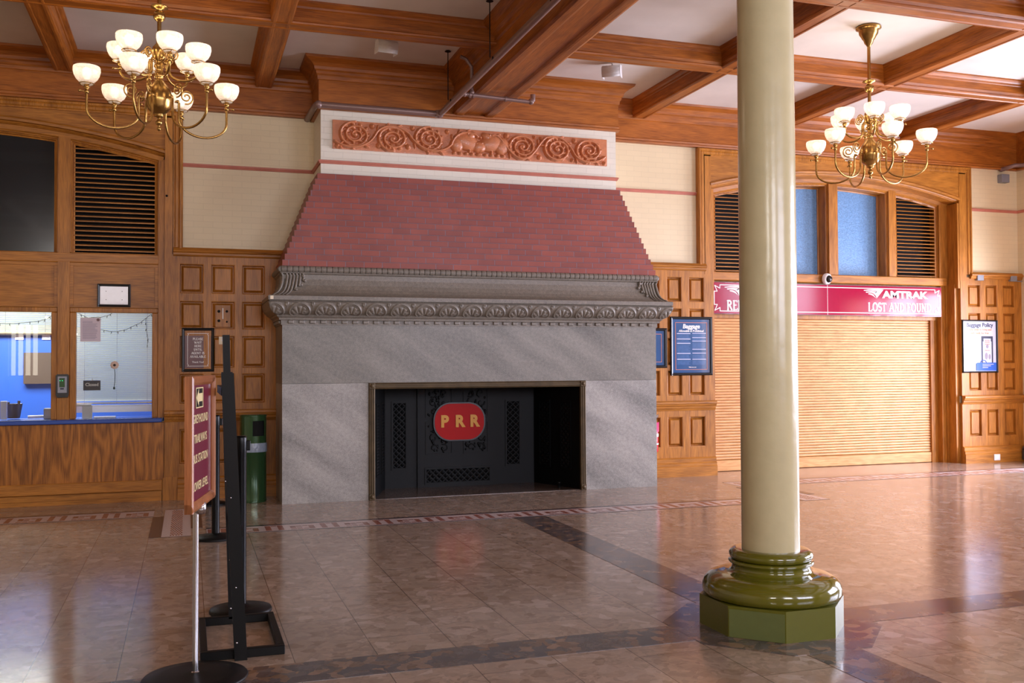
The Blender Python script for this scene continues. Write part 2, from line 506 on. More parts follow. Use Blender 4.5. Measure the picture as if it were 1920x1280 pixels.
M['granite_top'] = granite('carved_granite', lin(86, 80, 72), lin(144, 134, 120), 0.15)

def marble_floor(name, cols, tiles=True, scale=1.0, rough=0.13):
    mt, nt, b = new_mat(name); N = nt.nodes.new; L = nt.links.new
    tc = N('ShaderNodeTexCoord')
    mp = N('ShaderNodeMapping'); mp.inputs['Scale'].default_value = (1.0, 1.0, 1.0)
    L(tc.outputs['Object'], mp.inputs['Vector'])
    nd = N('ShaderNodeTexNoise'); nd.inputs['Scale'].default_value = 5.0*scale; nd.inputs['Detail'].default_value = 5
    L(mp.outputs[0], nd.inputs['Vector'])
    mixv = N('ShaderNodeMix'); mixv.data_type = 'RGBA'; mixv.blend_type = 'LINEAR_LIGHT'; mixv.inputs['Factor'].default_value = 0.10
    L(mp.outputs[0], mixv.inputs['A']); L(nd.outputs['Color'], mixv.inputs['B'])
    vo = N('ShaderNodeTexVoronoi'); vo.inputs['Scale'].default_value = 13.0*scale; vo.inputs['Randomness'].default_value = 1.0
    L(mixv.outputs['Result'], vo.inputs['Vector'])
    sp = N('ShaderNodeSeparateColor'); L(vo.outputs['Color'], sp.inputs[0])
    rp = N('ShaderNodeValToRGB'); rp.color_ramp.interpolation = 'CONSTANT'
    e = rp.color_ramp.elements
    n = len(cols)
    e[0].color = cols[0]; e[0].position = 0
    e[1].color = cols[1]; e[1].position = 1.0/n
    for i in range(2, n):
        q = e.new(i/n); q.color = cols[i]
    L(sp.outputs[0], rp.inputs['Fac'])
    vf = N('ShaderNodeTexVoronoi'); vf.inputs['Scale'].default_value = 34*scale
    L(mixv.outputs['Result'], vf.inputs['Vector'])
    spf = N('ShaderNodeSeparateColor'); L(vf.outputs['Color'], spf.inputs[0])
    rf = N('ShaderNodeValToRGB'); ef = rf.color_ramp.elements
    ef[0].color = tuple(c*0.72 for c in cols[0][:3])+(1,); ef[1].color = tuple(min(1, c*1.15) for c in cols[-1][:3])+(1,)
    L(spf.outputs[1], rf.inputs['Fac'])
    n2 = N('ShaderNodeTexNoise'); n2.inputs['Scale'].default_value = 3*scale; n2.inputs['Detail'].default_value = 6
    L(mp.outputs[0], n2.inputs['Vector'])
    rm = N('ShaderNodeMapRange'); rm.inputs['From Min'].default_value = 0.38; rm.inputs['From Max'].default_value = 0.62
    L(n2.outputs['Fac'], rm.inputs['Value'])
    mx = N('ShaderNodeMix'); mx.data_type = 'RGBA'
    mf = N('ShaderNodeMath'); mf.operation = 'MULTIPLY_ADD'; mf.inputs[1].default_value = 0.5; mf.inputs[2].default_value = 0.15
    L(rm.outputs[0], mf.inputs[0]); L(mf.outputs[0], mx.inputs['Factor'])
    L(rp.outputs['Color'], mx.inputs['A']); L(rf.outputs['Color'], mx.inputs['B'])
    out = mx.outputs['Result']
    if tiles:
        s3 = N('ShaderNodeSeparateXYZ'); L(tc.outputs['Object'], s3.inputs[0])
        cb = N('ShaderNodeCombineXYZ')
        a1 = N('ShaderNodeMath'); a1.operation = 'ADD'; a1.inputs[1].default_value = 40*0.405 - 0.095
        L(s3.outputs['X'], a1.inputs[0])
        a2 = N('ShaderNodeMath'); a2.operation = 'ADD'; a2.inputs[1].default_value = 20.0
        L(s3.outputs['Y'], a2.inputs[0])
        L(a2.outputs[0], cb.inputs['X']); L(a1.outputs[0], cb.inputs['Y'])
        br = N('ShaderNodeTexBrick'); br.inputs['Scale'].default_value = 1
        br.inputs['Brick Width'].default_value = 1.22; br.inputs['Row Height'].default_value = 0.405
        br.inputs['Mortar Size'].default_value = 0.0024; br.inputs['Mortar Smooth'].default_value = 0.1
        br.offset = 0.37
        br.inputs['Color1'].default_value = (1.0, 1.0, 1.0, 1); br.inputs['Color2'].default_value = (0.86, 0.86, 0.87, 1)
        br.inputs['Mortar'].default_value = (0.3, 0.27, 0.25, 1)
        L(cb.outputs[0], br.inputs['Vector'])
        m2 = N('ShaderNodeMix'); m2.data_type = 'RGBA'; m2.blend_type = 'MULTIPLY'; m2.inputs['Factor'].default_value = 1
        L(out, m2.inputs['A']); L(br.outputs['Color'], m2.inputs['B'])
        out = m2.outputs['Result']
    L(out, b.inputs['Base Color'])
    nr = N('ShaderNodeMapRange'); nr.inputs['To Min'].default_value = rough*0.8; nr.inputs['To Max'].default_value = rough*1.5
    L(n2.outputs['Fac'], nr.inputs['Value']); L(nr.outputs[0], b.inputs['Roughness'])
    nb = N('ShaderNodeTexNoise'); nb.inputs['Scale'].default_value = 2.2; L(tc.outputs['Object'], nb.inputs['Vector'])
    bp = N('ShaderNodeBump'); bp.inputs['Strength'].default_value = 0.05; bp.inputs['Distance'].default_value = 0.02
    L(nb.outputs['Fac'], bp.inputs['Height']); L(bp.outputs['Normal'], b.inputs['Normal'])
    return mt
M['floor'] = marble_floor('tan_breccia_marble_tiles', [lin(154, 133, 115), lin(163, 142, 124), lin(156, 136, 120), lin(182, 164, 150), lin(140, 118, 98), lin(166, 147, 131), lin(160, 139, 120), lin(152, 132, 114), lin(164, 143, 125)])
M['strip'] = marble_floor('dark_breccia_band', [lin(92, 80, 74), lin(120, 94, 72), lin(82, 78, 82), lin(146, 118, 96), lin(72, 66, 70), lin(100, 92, 90)], tiles=False, scale=1.2)
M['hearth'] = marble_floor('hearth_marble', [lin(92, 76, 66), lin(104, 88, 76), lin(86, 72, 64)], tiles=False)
M['mos_white'] = plain('mosaic_pale', lin(192, 176, 172), 0.2, noise=0.1, nscale=90)
M['mos_rust'] = plain('mosaic_rust', lin(128, 68, 48), 0.2, noise=0.1, nscale=90)
M['mos_dark'] = plain('mosaic_dark', lin(56, 40, 38), 0.2, noise=0.1, nscale=60)

def plaster():
    mt, nt, b = new_mat('ceiling_plaster'); N = nt.nodes.new; L = nt.links.new
    tc = N('ShaderNodeTexCoord'); nz = N('ShaderNodeTexNoise'); nz.inputs['Scale'].default_value = 1.4; nz.inputs['Detail'].default_value = 7
    L(tc.outputs['Object'], nz.inputs['Vector'])
    rp = N('ShaderNodeValToRGB'); e = rp.color_ramp.elements
    e[0].position = 0.3; e[0].color = lin(208, 200, 190); e[1].position = 0.7; e[1].color = lin(226, 219, 210)
    L(nz.outputs['Fac'], rp.inputs['Fac']); L(rp.outputs['Color'], b.inputs['Base Color'])
    b.inputs['Roughness'].default_value = 0.6
    bp = N('ShaderNodeBump'); bp.inputs['Strength'].default_value = 0.25; bp.inputs['Distance'].default_value = 0.02
    L(nz.outputs['Fac'], bp.inputs['Height']); L(bp.outputs['Normal'], b.inputs['Normal'])
    return mt
M['plaster'] = plaster()

def glass_mat(name, tint=(1, 1, 1, 1), refl=1.0):
    mt = bpy.data.materials.new(name); mt.use_nodes = True
    nt = mt.node_tree; nt.nodes.clear(); N = nt.nodes.new; L = nt.links.new
    out = N('ShaderNodeOutputMaterial'); tr = N('ShaderNodeBsdfTransparent'); tr.inputs[0].default_value = tint
    gl = N('ShaderNodeBsdfGlossy'); gl.inputs['Roughness'].default_value = 0.01
    fr = N('ShaderNodeFresnel'); fr.inputs['IOR'].default_value = 1.5
    mu = N('ShaderNodeMath'); mu.operation = 'MULTIPLY'; mu.inputs[1].default_value = refl
    mx = N('ShaderNodeMixShader')
    L(fr.outputs[0], mu.inputs[0]); L(mu.outputs[0], mx.inputs[0]); L(tr.outputs[0], mx.inputs[1]); L(gl.outputs[0], mx.inputs[2]); L(mx.outputs[0], out.inputs[0])
    return mt
M['glass'] = glass_mat('window_glass', (0.97, 0.98, 0.97, 1), 1.3)

def shade_mat():
    mt = bpy.data.materials.new('etched_shade_glass'); mt.use_nodes = True
    nt = mt.node_tree; nt.nodes.clear(); N = nt.nodes.new; L = nt.links.new
    out = N('ShaderNodeOutputMaterial')
    tl = N('ShaderNodeBsdfTranslucent'); tl.inputs[0].default_value = (0.92, 0.88, 0.84, 1)
    df = N('ShaderNodeBsdfDiffuse'); df.inputs[0].default_value = (0.9, 0.88, 0.88, 1)
    tr = N('ShaderNodeBsdfTransparent'); tr.inputs[0].default_value = (1, 0.98, 0.96, 1)
    gl = N('ShaderNodeBsdfGlossy'); gl.inputs['Roughness'].default_value = 0.15
    a = N('ShaderNodeMixShader'); a.inputs[0].default_value = 0.45; L(tl.outputs[0], a.inputs[1]); L(df.outputs[0], a.inputs[2])
    tc = N('ShaderNodeTexCoord'); nz = N('ShaderNodeTexNoise'); nz.inputs['Scale'].default_value = 60; nz.inputs['Detail'].default_value = 5
    L(tc.outputs['Object'], nz.inputs['Vector'])
    mr = N('ShaderNodeMapRange'); mr.inputs['From Min'].default_value = 0.3; mr.inputs['From Max'].default_value = 0.7
    mr.inputs['To Min'].default_value = 0.32; mr.inputs['To Max'].default_value = 0.62
    L(nz.outputs['Fac'], mr.inputs['Value'])
    c = N('ShaderNodeMixShader'); L(mr.outputs[0], c.inputs[0]); L(a.outputs[0], c.inputs[1]); L(tr.outputs[0], c.inputs[2])
    d = N('ShaderNodeMixShader'); d.inputs[0].default_value = 0.06; L(c.outputs[0], d.inputs[1]); L(gl.outputs[0], d.inputs[2])
    L(d.outputs[0], out.inputs[0])
    return mt
M['shade'] = shade_mat()
M['bulb'] = plain('frosted_bulb', (1, 0.9, 0.8, 1), 0.4, emis=(1.0, 0.80, 0.58, 1), estr=3)
M['bulb_small'] = plain('fairy_bulb_glow', (1, 0.95, 0.8, 1), 0.4, emis=(1.0, 0.9, 0.6, 1), estr=3)
# ================================================================== structure
def zarc(x, cx, apex, rise=0.26, half=2.015):
    R = (half*half+rise*rise)/(2*rise)
    return apex-(R-sqrt(max(0.0, R*R-(x-cx)**2)))

def text_mesh(name, body, size, mat, parent, loc, rot=(radians(90), 0, 0), xs=1.0, bold=0.0, align='CENTER', depth=0.001, shear=0.0, spacing=1.0):
    cu = bpy.data.curves.new(name, 'FONT')
    cu.body = body; cu.size = size; cu.extrude = depth; cu.offset = bold
    cu.align_x = align; cu.align_y = 'CENTER'; cu.shear = shear; cu.space_character = spacing
    cu.resolution_u = 4
    tmp = bpy.data.objects.new(name+'_tmp', cu); COL.objects.link(tmp)
    dg = bpy.context.evaluated_depsgraph_get()
    me = bpy.data.meshes.new_from_object(tmp.evaluated_get(dg))
    bpy.data.objects.remove(tmp)
    me.materials.clear(); me.materials.append(mat)
    o = bpy.data.objects.new(name, me); COL.objects.link(o)
    o.parent = parent; o.location = loc; o.rotation_euler = rot; o.scale = (xs, 1, 1)
    return o

# ---- serif capitals drawn as strokes: T thick, t thin, s serif foot (x, y)
def arcp(cx, cy, rx, ry, a0, a1, n=10):
    return [(cx+rx*cos(radians(a0+(a1-a0)*i/n)), cy+ry*sin(radians(a0+(a1-a0)*i/n))) for i in range(n+1)]
SERIF = {
 'A': (.74, [('t', [(.05, 0), (.37, 1)]), ('T', [(.37, 1), (.69, 0)]), ('t', [(.17, .36), (.57, .36)])], [(.06, 0), (.68, 0)]),
 'B': (.64, [('T', [(.14, 0), (.14, 1)]), ('T', [(.14, .97)]+arcp(.30, .75, .22, .22, 90, -90)+[(.14, .53)]), ('T', [(.30, .52)]+arcp(.34, .27, .24, .25, 90, -90)+[(.14, .02)])], [(.12, 0), (.12, 1)]),
 'D': (.74, [('T', [(.14, 0), (.14, 1)]), ('T', [(.14, .97), (.30, .97)]+arcp(.32, .5, .34, .47, 90, -90)+[(.14, .03)])], [(.12, 0), (.12, 1)]),
 'E': (.62, [('T', [(.14, 0), (.14, 1)]), ('t', [(.14, .97), (.56, .97), (.56, .82)]), ('t', [(.14, .52), (.44, .52)]), ('t', [(.14, .03), (.58, .03), (.58, .2)])], [(.12, 0), (.12, 1)]),
 'F': (.58, [('T', [(.14, 0), (.14, 1)]), ('t', [(.14, .97), (.54, .97), (.54, .82)]), ('t', [(.14, .52), (.42, .52)])], [(.14, 0), (.12, 1)]),
 'G': (.74, [('T', arcp(.38, .5, .31, .48, 50, 320, 14)), ('T', [(.62, .06), (.62, .42)])], [(.62, .42)]),
 'H': (.76, [('T', [(.16, 0), (.16, 1)]), ('T', [(.60, 0), (.60, 1)]), ('t', [(.16, .52), (.60, .52)])], [(.16, 0), (.16, 1), (.6, 0), (.6, 1)]),
 'I': (.36, [('T', [(.18, 0), (.18, 1)])], [(.18, 0), (.18, 1)]),
 'L': (.60, [('T', [(.14, 0), (.14, 1)]), ('t', [(.14, .03), (.56, .03), (.56, .22)])], [(.14, 0), (.14, 1)]),
 'N': (.76, [('t', [(.15, 0), (.15, 1)]), ('T', [(.15, .98), (.61, .02)]), ('t', [(.61, 0), (.61, 1)])], [(.15, 0), (.13, 1), (.61, 1)]),
 'O': (.78, [('T', arcp(.39, .5, .32, .48, 0, 360, 20))], []),
 'P': (.60, [('T', [(.14, 0), (.14, 1)]), ('T', [(.14, .97)]+arcp(.30, .74, .23, .23, 90, -90)+[(.14, .51)])], [(.14, 0), (.12, 1)]),
 'R': (.70, [('T', [(.14, 0), (.14, 1)]), ('T', [(.14, .97)]+arcp(.30, .75, .23, .22, 90, -90)+[(.14, .53)]), ('T', [(.32, .52), (.62, .02)])], [(.14, 0), (.12, 1), (.62, 0)]),
 'S': (.56, [('T', arcp(.28, .74, .19, .24, 30, 250, 10)+arcp(.29, .27, .2, .25, 80, -150, 10))], []),
 'T': (.66, [('T', [(.33, 0), (.33, 1)]), ('t', [(.04, .8), (.04, .97), (.62, .97), (.62, .8)])], [(.33, 0)]),
 'U': (.74, [('T', [(.16, 1), (.16, .3)]+arcp(.37, .28, .21, .27, 180, 360)+[(.58, 1)])], [(.16, 1), (.58, 1)]),
 'V': (.72, [('T', [(.06, 1), (.37, 0)]), ('t', [(.37, 0), (.66, 1)])], [(.08, 1), (.64, 1)]),
 'W': (.98, [('T', [(.06, 1), (.30, 0)]), ('t', [(.30, 0), (.49, .9)]), ('T', [(.49, .9), (.70, 0)]), ('t', [(.70, 0), (.92, 1)])], [(.08, 1), (.9, 1)]),
 'Y': (.70, [('T', [(.06, 1), (.35, .45)]), ('t', [(.35, .45), (.64, 1)]), ('T', [(.35, .48), (.35, 0)])], [(.08, 1), (.62, 1), (.35, 0)]),
}
_sk = [0]
def stroke(mb, pts, w, y, th, ox, oz, s, xs):
    for (a, b) in zip(pts[:-1], pts[1:]):
        _sk[0] = (_sk[0]+1) % 9
        p = Vector((a[0]*xs, a[1])); q = Vector((b[0]*xs, b[1])); d = q-p
        if d.length < 1e-6: continue
        d.normalize(); n = Vector((-d.y, d.x))*w/2; e = d*w*0.25
        P = [p-e+n, q+e+n, q+e-n, p-e-n]
        mb.prism([(ox+v.x*s, oz+v.y*s) for v in P], 'y', y-th-_sk[0]*.00012, y+_sk[0]*.00003)
def serif_text(mb, body, cx, cz, h, y, xs=1.0, thick=0.17, thin=0.095, th=0.002, left=None, sp=0.06):
    """capitals on a wall facing -Y, centred on (cx, cz)"""
    wid = sum((SERIF[c][0] if c != ' ' else 0.32)+sp for c in body)*h*xs
    x = (cx-wid/2) if left is None else left
    for c in body:
        if c == ' ': x += (.32+sp)*h*xs; continue
        wd, st, sf = SERIF[c]
        for k, pts in st: stroke(mb, pts, thick if k == 'T' else thin, y, th, x, cz-h/2, h, xs)
        for sx, sy in sf:
            yy = min(max(sy, 0.025), 0.975)
            stroke(mb, [(sx-.12, yy), (sx+.12, yy)], 0.05, y, th, x, cz-h/2, h, xs)
        x += (wd+sp)*h*xs

# ---- floor
fl = MB(); fl.box(-6.4, 12.4, -4.4, 15.0, -0.12, 0.0)
tag(fl.build('floor', M['floor']), 'polished tan breccia marble floor laid in long staggered tiles', kind='structure')

def band(name, rects, mat, label, z=0.0015):
    mb = MB()
    for x0, x1, y0, y1 in rects: mb.box(x0, x1, y0, y1, -0.01, z)
    return tag(mb.build(name, mat), label, kind='structure')
band('floor_band', [(2.92, 3.235, -4, 4.34), (2.92, 3.235, 5.08, 8.745)], M['strip'], 'dark marble floor band running from the fireplace mosaic under the column')
b2 = MB()
b2.box(-6, 2.70, 4.56, 4.86, -0.01, 0.0016); b2.box(3.46, 11.6, 4.56, 4.86, -0.01, 0.0016)
oc = [(3.08+0.60*cos(radians(22.5+45*k)), 4.71+0.60*sin(radians(22.5+45*k))) for k in range(8)]
b2.prism(oc, 'z', -0.01, 0.0022)
tag(b2.build('floor_band', M['strip']), 'dark marble floor band crossing the hall level with the column base', kind='structure')

# ---- mosaic border in the floor
mos = empty('trim_1', label='greek key mosaic border set into the marble floor', kind='structure')
mw, mr, md = MB(), MB(), MB()
ZM = 0.0018
def key_strip(x0, x1, y0, y1):
    md.box(x0, x1, y1-0.06, y1, -0.01, ZM+.0002); md.box(x0, x1, y0-.012, y0+0.012, -0.01, ZM+.0002)
    mw.box(x0, x1, y0+0.012, y1-0.045, -0.01, ZM-.0003)
    iy0, iy1 = y0+0.045, y1-0.085
    h = iy1-iy0; per = 0.46; n = int((x1-x0)/per)
    u = h/7.0
    for i in range(n):
        bx = x0+(x1-x0)*i/n+0.01; p = (x1-x0)/n
        # angular spiral of rust tesserae
        k = p/9.0
        segs = [(0, 1, 0, 7), (1, 3, 6, 7), (2, 3, 0, 6), (4, 8, 0, 1), (7, 8, 1, 5), (4, 7, 4, 5), (4, 5, 2.2, 4), (5, 6, 2.2, 3.2)]
        for a, b_, c, d in segs:
            na = max(1, int(round(b_-a))); nb = max(1, int(round(d-c)))
            for q in range(na):
                for r in range(nb):
                    mr.box(bx+(a+q)*k, bx+(a+q+0.9)*k, iy0+(c+r)*u, iy0+(c+r+0.9)*u, -0.01, ZM)
key_strip(-6.0, -0.31, 9.99, 10.44)
key_strip(0.16, 6.0, 8.75, 9.13)
key_strip(6.55, 10.55, 10.02, 10.44)
def corner_block(x0, x1, y0, y1):
    md.box(x0-0.10, x0, y0, y1-0.45, -0.01, ZM+.0003); md.box(x1, x1+0.10, y0+0.40, y1, -0.01, ZM+.0003)
    mw.box(x0, x1, y0, y1, -0.01, ZM-.0005)
    md.box(x0, x1, y0-0.012, y0, -0.01, ZM); md.box(x0, x1, y1, y1+0.03, -0.01, ZM)
    nx, ny = 9, 26
    for i in range(nx):
        for j in range(ny):
            if (i+j) % 2 == 0:
                a = x0+0.07+(x1-x0-0.14)*i/nx; b_ = y0+0.05+(y1-y0-0.1)*j/ny
                mr.box(a, a+(x1-x0-0.14)/nx*0.9, b_, b_+(y1-y0-0.1)/ny*0.9, -0.01, ZM)
corner_block(-0.21, 0.03, 8.77, 10.41)
corner_block(6.16, 6.46, 8.77, 10.41)
# border returning along the right wall
md.box(10.55, 11.0, 10.395, 10.44, -0.01, ZM); md.box(10.955, 11.0, -4, 10.44, -0.01, ZM)
mw.box(10.56, 10.955, -4, 10.395, -0.01, ZM-.0006)
for i in range(110):
    y = 10.2-i*0.12
    mr.box(10.63, 10.72, y, y+0.05, -0.01, ZM); mr.box(10.78, 10.88, y+0.03, y+0.08, -0.01, ZM)
mw.build('pale_tesserae', M['mos_white'], mos, fix=False)
mr.build('rust_tesserae', M['mos_rust'], mos, fix=False)
md.build('dark_edging', M['mos_dark'], mos, fix=False)

# ---- walls
def wall(name, boxes, mat, label):
    mb = MB()
    for b in boxes: mb.box(*b)
    return tag(mb.build(name, mat), label, kind='structure')
LX0, LX1 = -4.30, -0.24           # left arch opening
RX0, RX1 = 6.46, 10.49            # right arch opening
FX0, FX1, FZ = 1.90, 4.30, 1.20   # firebox opening
wall('wall_back', [(-6.2, LX0, 11.22, 11.75, 0, 4.8), (LX0, LX1, 11.45, 11.75, 3.72, 4.8), (LX0, LX1, 11.21, 11.4, 0, .84),
                   (LX1, FX0, 11.22, 11.75, 0, 4.8), (FX0, FX1, 11.42, 11.75, 0, FZ), (FX0, FX1, 11.22, 11.75, FZ, 4.8), (FX1, RX0, 11.22, 11.75, 0, 4.8),
                   (RX0, RX1, 11.5, 11.75, 4.05, 4.8), (RX1, 12.0, 11.22, 11.75, 0, 4.8)], M['cream_wall'], 'cream painted brick wall behind the fireplace')
wall('wall_right', [(11.6, 12.0, -4.2, 1.8, 0, 4.8), (11.6, 12.0, 1.8, 6.5, 0, 0.9), (11.6, 12.0, 1.8, 6.5, 3.9, 4.8), (11.6, 12.0, 6.5, 7.45, 0, 4.8),
                    (11.6, 12.0, 7.45, 10.1, 2.62, 4.8), (11.6, 12.0, 10.1, 11.75, 0, 4.8)], M['cream_wall'], 'cream painted brick wall with glazed doors')
wf = []
xs_ = [-6.2, -4.18, -3.52, -3.2, -1.2, 0.9, 3.1, 4.6, 9.6, 12.0]
holes = {1: (1.2, 2.5), 3: (2.6, 4.15), 5: (2.3, 4.15), 7: (1.95, 4.15)}
holes[3] = (3.0, 4.15)
for i in range(9):
    if i in holes:
        wf += [(xs_[i], xs_[i+1], -4.4, -4.0, 0, holes[i][0]), (xs_[i], xs_[i+1], -4.4, -4.0, holes[i][1], 4.8)]
    else: wf.append((xs_[i], xs_[i+1], -4.4, -4.0, 0, 4.8))
wall('wall_front', wf, M['cream_wall'], 'cream wall with high windows behind the viewer')
wall('wall_left', [(-6.4, -6.0, -4.4, 15.2, 0, 4.8)], M['cream_wall'], 'plain cream side wall')
wall('ceiling', [(-6.4, 12.4, -4.4, 12.4, CEIL, CEIL+0.12)], M['plaster'], 'pale plaster coffered ceiling')
# glazing bars of the unseen windows and the glazed doors
def glazed(name, axis, c, a0, a1, z0, z1, na, nz, label, t=0.05):
    mb = MB()
    def bx(u0, u1, v0, v1):
        if axis == 'x': mb.box(c, c+0.06, u0, u1, v0, v1)
        else: mb.box(u0, u1, c, c+0.06, v0, v1)
    for i in range(na+1):
        u = a0+(a1-a0)*i/na; bx(u-t/2, u+t/2, z0, z1)
    for i in range(nz+1):
        v = z0+(z1-z0)*i/nz; bx(a0, a1, v-t/2, v+t/2)
    return tag(mb.build(name, M['oak_z']), label, kind='structure')
glazed('door_1', 'x', 11.75, 7.45, 10.1, 0.06, 2.62, 3, 1, 'oak framed glass doors in the side wall', 0.10)
glazed('window_3', 'x', 11.75, 1.8, 6.5, 0.9, 3.9, 3, 2, 'tall side window')
glazed('window_4', 'y', -4.25, 4.6, 9.6, 1.95, 4.15, 4, 1, 'high window behind the viewer')
glazed('window_5', 'y', -4.25, 0.9, 3.1, 2.3, 4.15, 2, 1, 'high window behind the viewer')
glazed('window_6', 'y', -4.25, -3.2, -1.2, 3.0, 4.15, 2, 1, 'high window behind the viewer')
glazed('window_7', 'y', -4.25, -4.18, -3.52, 1.2, 2.5, 4, 1, 'narrow window behind the viewer')

# ---- chimney breast
CHX0, CHX1, CHY = 1.36, 4.85, 10.60
cb = MB(); cb.box(CHX0, CHX1, CHY, 11.3, BR_Z1-0.02, 4.78)
tag(cb.build('wall_chimney', M['cream_chimney']), 'off-white painted brick chimney breast above the red brick hood', kind='structure')

# ---- cornices, string course
def cornice_prof(z0, dz=0.0, p=0.05):
    return [(0, z0), (p+.012, z0), (p+.018, z0+.02), (p+.004, z0+.032), (p+.010, z0+.055), (p, z0+.065), (p, z0+.285-dz), (p+.012, z0+.292-dz), (p+.016, 4.575),
            (p+.03, 4.595), (p+.032, 4.62), (p+.05, 4.635), (p+.055, 4.665), (p+.085, 4.70), (p+.125, 4.72), (p+.15, 4.735), (p+.16, 4.765), (0, 4.765)]
tr = MB(); tr.sweep([(11.6, -4), (11.6, 11.22), (4.80, 11.22)], cornice_prof(4.25))
tag(tr.build('trim_2', M['beam_x']), 'stained wooden cornice above the shutter arch', kind='structure')
tr = MB(); tr.sweep([(1.40, 11.22), (-6, 11.22), (-6, -4)], cornice_prof(4.25))
tag(tr.build('trim_3', M['beam_x']), 'stained wooden cornice above the ticket windows', kind='structure')
tr = MB(); tr.sweep([(4.85, 11.2), (4.85, 10.60), (1.36, 10.60), (1.36, 11.2)], cornice_prof(4.215, -0.03, 0.025))
tag(tr.build('trim_4', M['beam_x']), 'stained wooden cornice wrapped round the chimney breast', kind='structure')
sc_ = [(0, 3.628), (.014, 3.630), (.020, 3.645), (.026, 3.650), (.026, 3.664), (.018, 3.668), (0, 3.668)]
for i, pth in enumerate([[(11.6, 8.0), (11.6, 11.22), (10.70, 11.22)], [(6.28, 11.22), (4.85, 11.22), (4.85, 10.60), (1.36, 10.60), (1.36, 11.22), (-0.07, 11.22)]]):
    tr = MB(); tr.sweep(pth, sc_)
    tag(tr.build('trim_%d' % (5+i), M['pink_band']), 'pink terracotta string course', kind='structure')

# ---- ceiling beams
def half(pr, zt=4.77):
    return [(-a, z) for a, z in pr[::-1]]+[(a, z) for a, z in pr]
SEC = [(.045, 4.556), (.055, 4.55), (.075, 4.55), (.092, 4.560), (.096, 4.575), (.086, 4.586), (.094, 4.60), (.100, 4.612), (.100, 4.69), (.112, 4.697), (.116, 4.715), (.135, 4.727), (.150, 4.745), (.152, 4.77)]
MAIN = [(.115, 4.285), (.13, 4.265), (.15, 4.262), (.215, 4.262), (.245, 4.275), (.25, 4.30), (.236, 4.31), (.24, 4.33), (.24, 4.58), (.262, 4.59), (.268, 4.63), (.30, 4.65), (.32, 4.69), (.36, 4.71), (.385, 4.735), (.39, 4.77)]
def beam(name, axis, c, a, b_, pr, mat, label, dz=0.0):
    mb = MB()
    mb.prism([(c+x, z+dz) for x, z in half(pr)], 'y' if axis == 'y' else 'x', a, b_)
    return tag(mb.build(name, mat), label, kind='structure')
k = 7
for xc in (-5.3, -3.27, -1.25, 0.80, 5.42, 7.48, 9.52):
    beam('ceiling_beam', 'y', xc, -4, 11.12, SEC, M['beam_y'], 'stained wooden coffer beam running towards the fireplace wall')
for yc in (9.05, 7.02, 2.68, 0.65, -1.4):
    beam('ceiling_beam', 'x', yc, -6, 2.95, SEC, M['beam_x'], 'stained wooden coffer beam running along the hall', dz=-0.002)
    beam('ceiling_beam', 'x', yc, 3.2, 11.6, SEC, M['beam_x'], 'stained wooden coffer beam running along the hall', dz=-0.002)
beam('main_ceiling_beam', 'y', 3.08, -4, 10.62, MAIN, M['beam_y'], 'deep moulded main beam landing on the chimney breast')
beam('main_ceiling_beam', 'x', 4.71, -6, 11.6, MAIN, M['beam_x'], 'deep moulded main beam over the column', dz=-0.003)

# ---- panelling
def raised_panel(parent, x0, x1, z0, z1, yf, mat):
    mb = MB()
    yb = yf+0.046; yt = yf+0.014; i1 = 0.014; i2 = 0.046
    def rect(i, y): return [(x0+i, y, z0+i), (x1-i, y, z0+i), (x1-i, y, z1-i), (x0+i, y, z1-i)]
    rs = [rect(0, yf+.002), rect(0.008, yf+.004), rect(i1, yb), rect(i1+.008, yb), rect(i2, yt), ]
    vs = sum(rs, []); fs = []
    for r in range(len(rs)-1):
        for k_ in range(4): fs.append((r*4+k_, r*4+(k_+1) % 4, (r+1)*4+(k_+1) % 4, (r+1)*4+k_))
    fs.append([len(vs)-4, len(vs)-3, len(vs)-2, len(vs)-1])
    mb.add(vs, fs)
    return mb.build('raised_panel', mat, parent, fix=False)
def grid_frame(mb, X0, X1, Z0, Z1, xs, zs, yf, th=0.05):
    """stiles and rails with holes xs x zs"""
    edges = [X0]+[v for p in xs for v in p]+[X1]
    for i in range(0, len(edges), 2):
        if edges[i+1] > edges[i]: mb.box(edges[i], edges[i+1], yf, yf+th, Z0, Z1)
    ze = [Z0]+[v for p in sorted(zs) for v in p]+[Z1]
    for (a, b_) in xs:
        for i in range(0, len(ze), 2):
            if ze[i+1] > ze[i]: mb.box(a, b_, yf, yf+th, ze[i], ze[i+1])
ROWS = [(2.235, 2.56), (1.845, 2.155), (1.42, 1.775), (1.03, 1.36)]
RAIL = [(0, .84), (.010, .84), (.018, .865), (.026, .87), (.030, .895), (.045, .905), (.050, .925), (.062, .93), (.062, .955), (.050, .965), (0, .965)]
BASE = [(0, 0), (.055, 0), (.055, .125), (.045, .135), (.045, .165), (.03, .18), (.03, .225), (.012, .24), (0, .24)]
CAP = [(0, 2.64), (.018, 2.64), (.03, 2.655), (.03, 2.675), (.045, 2.685), (.05, 2.70), (.035, 2.715), (.02, 2.735), (0, 2.735)]
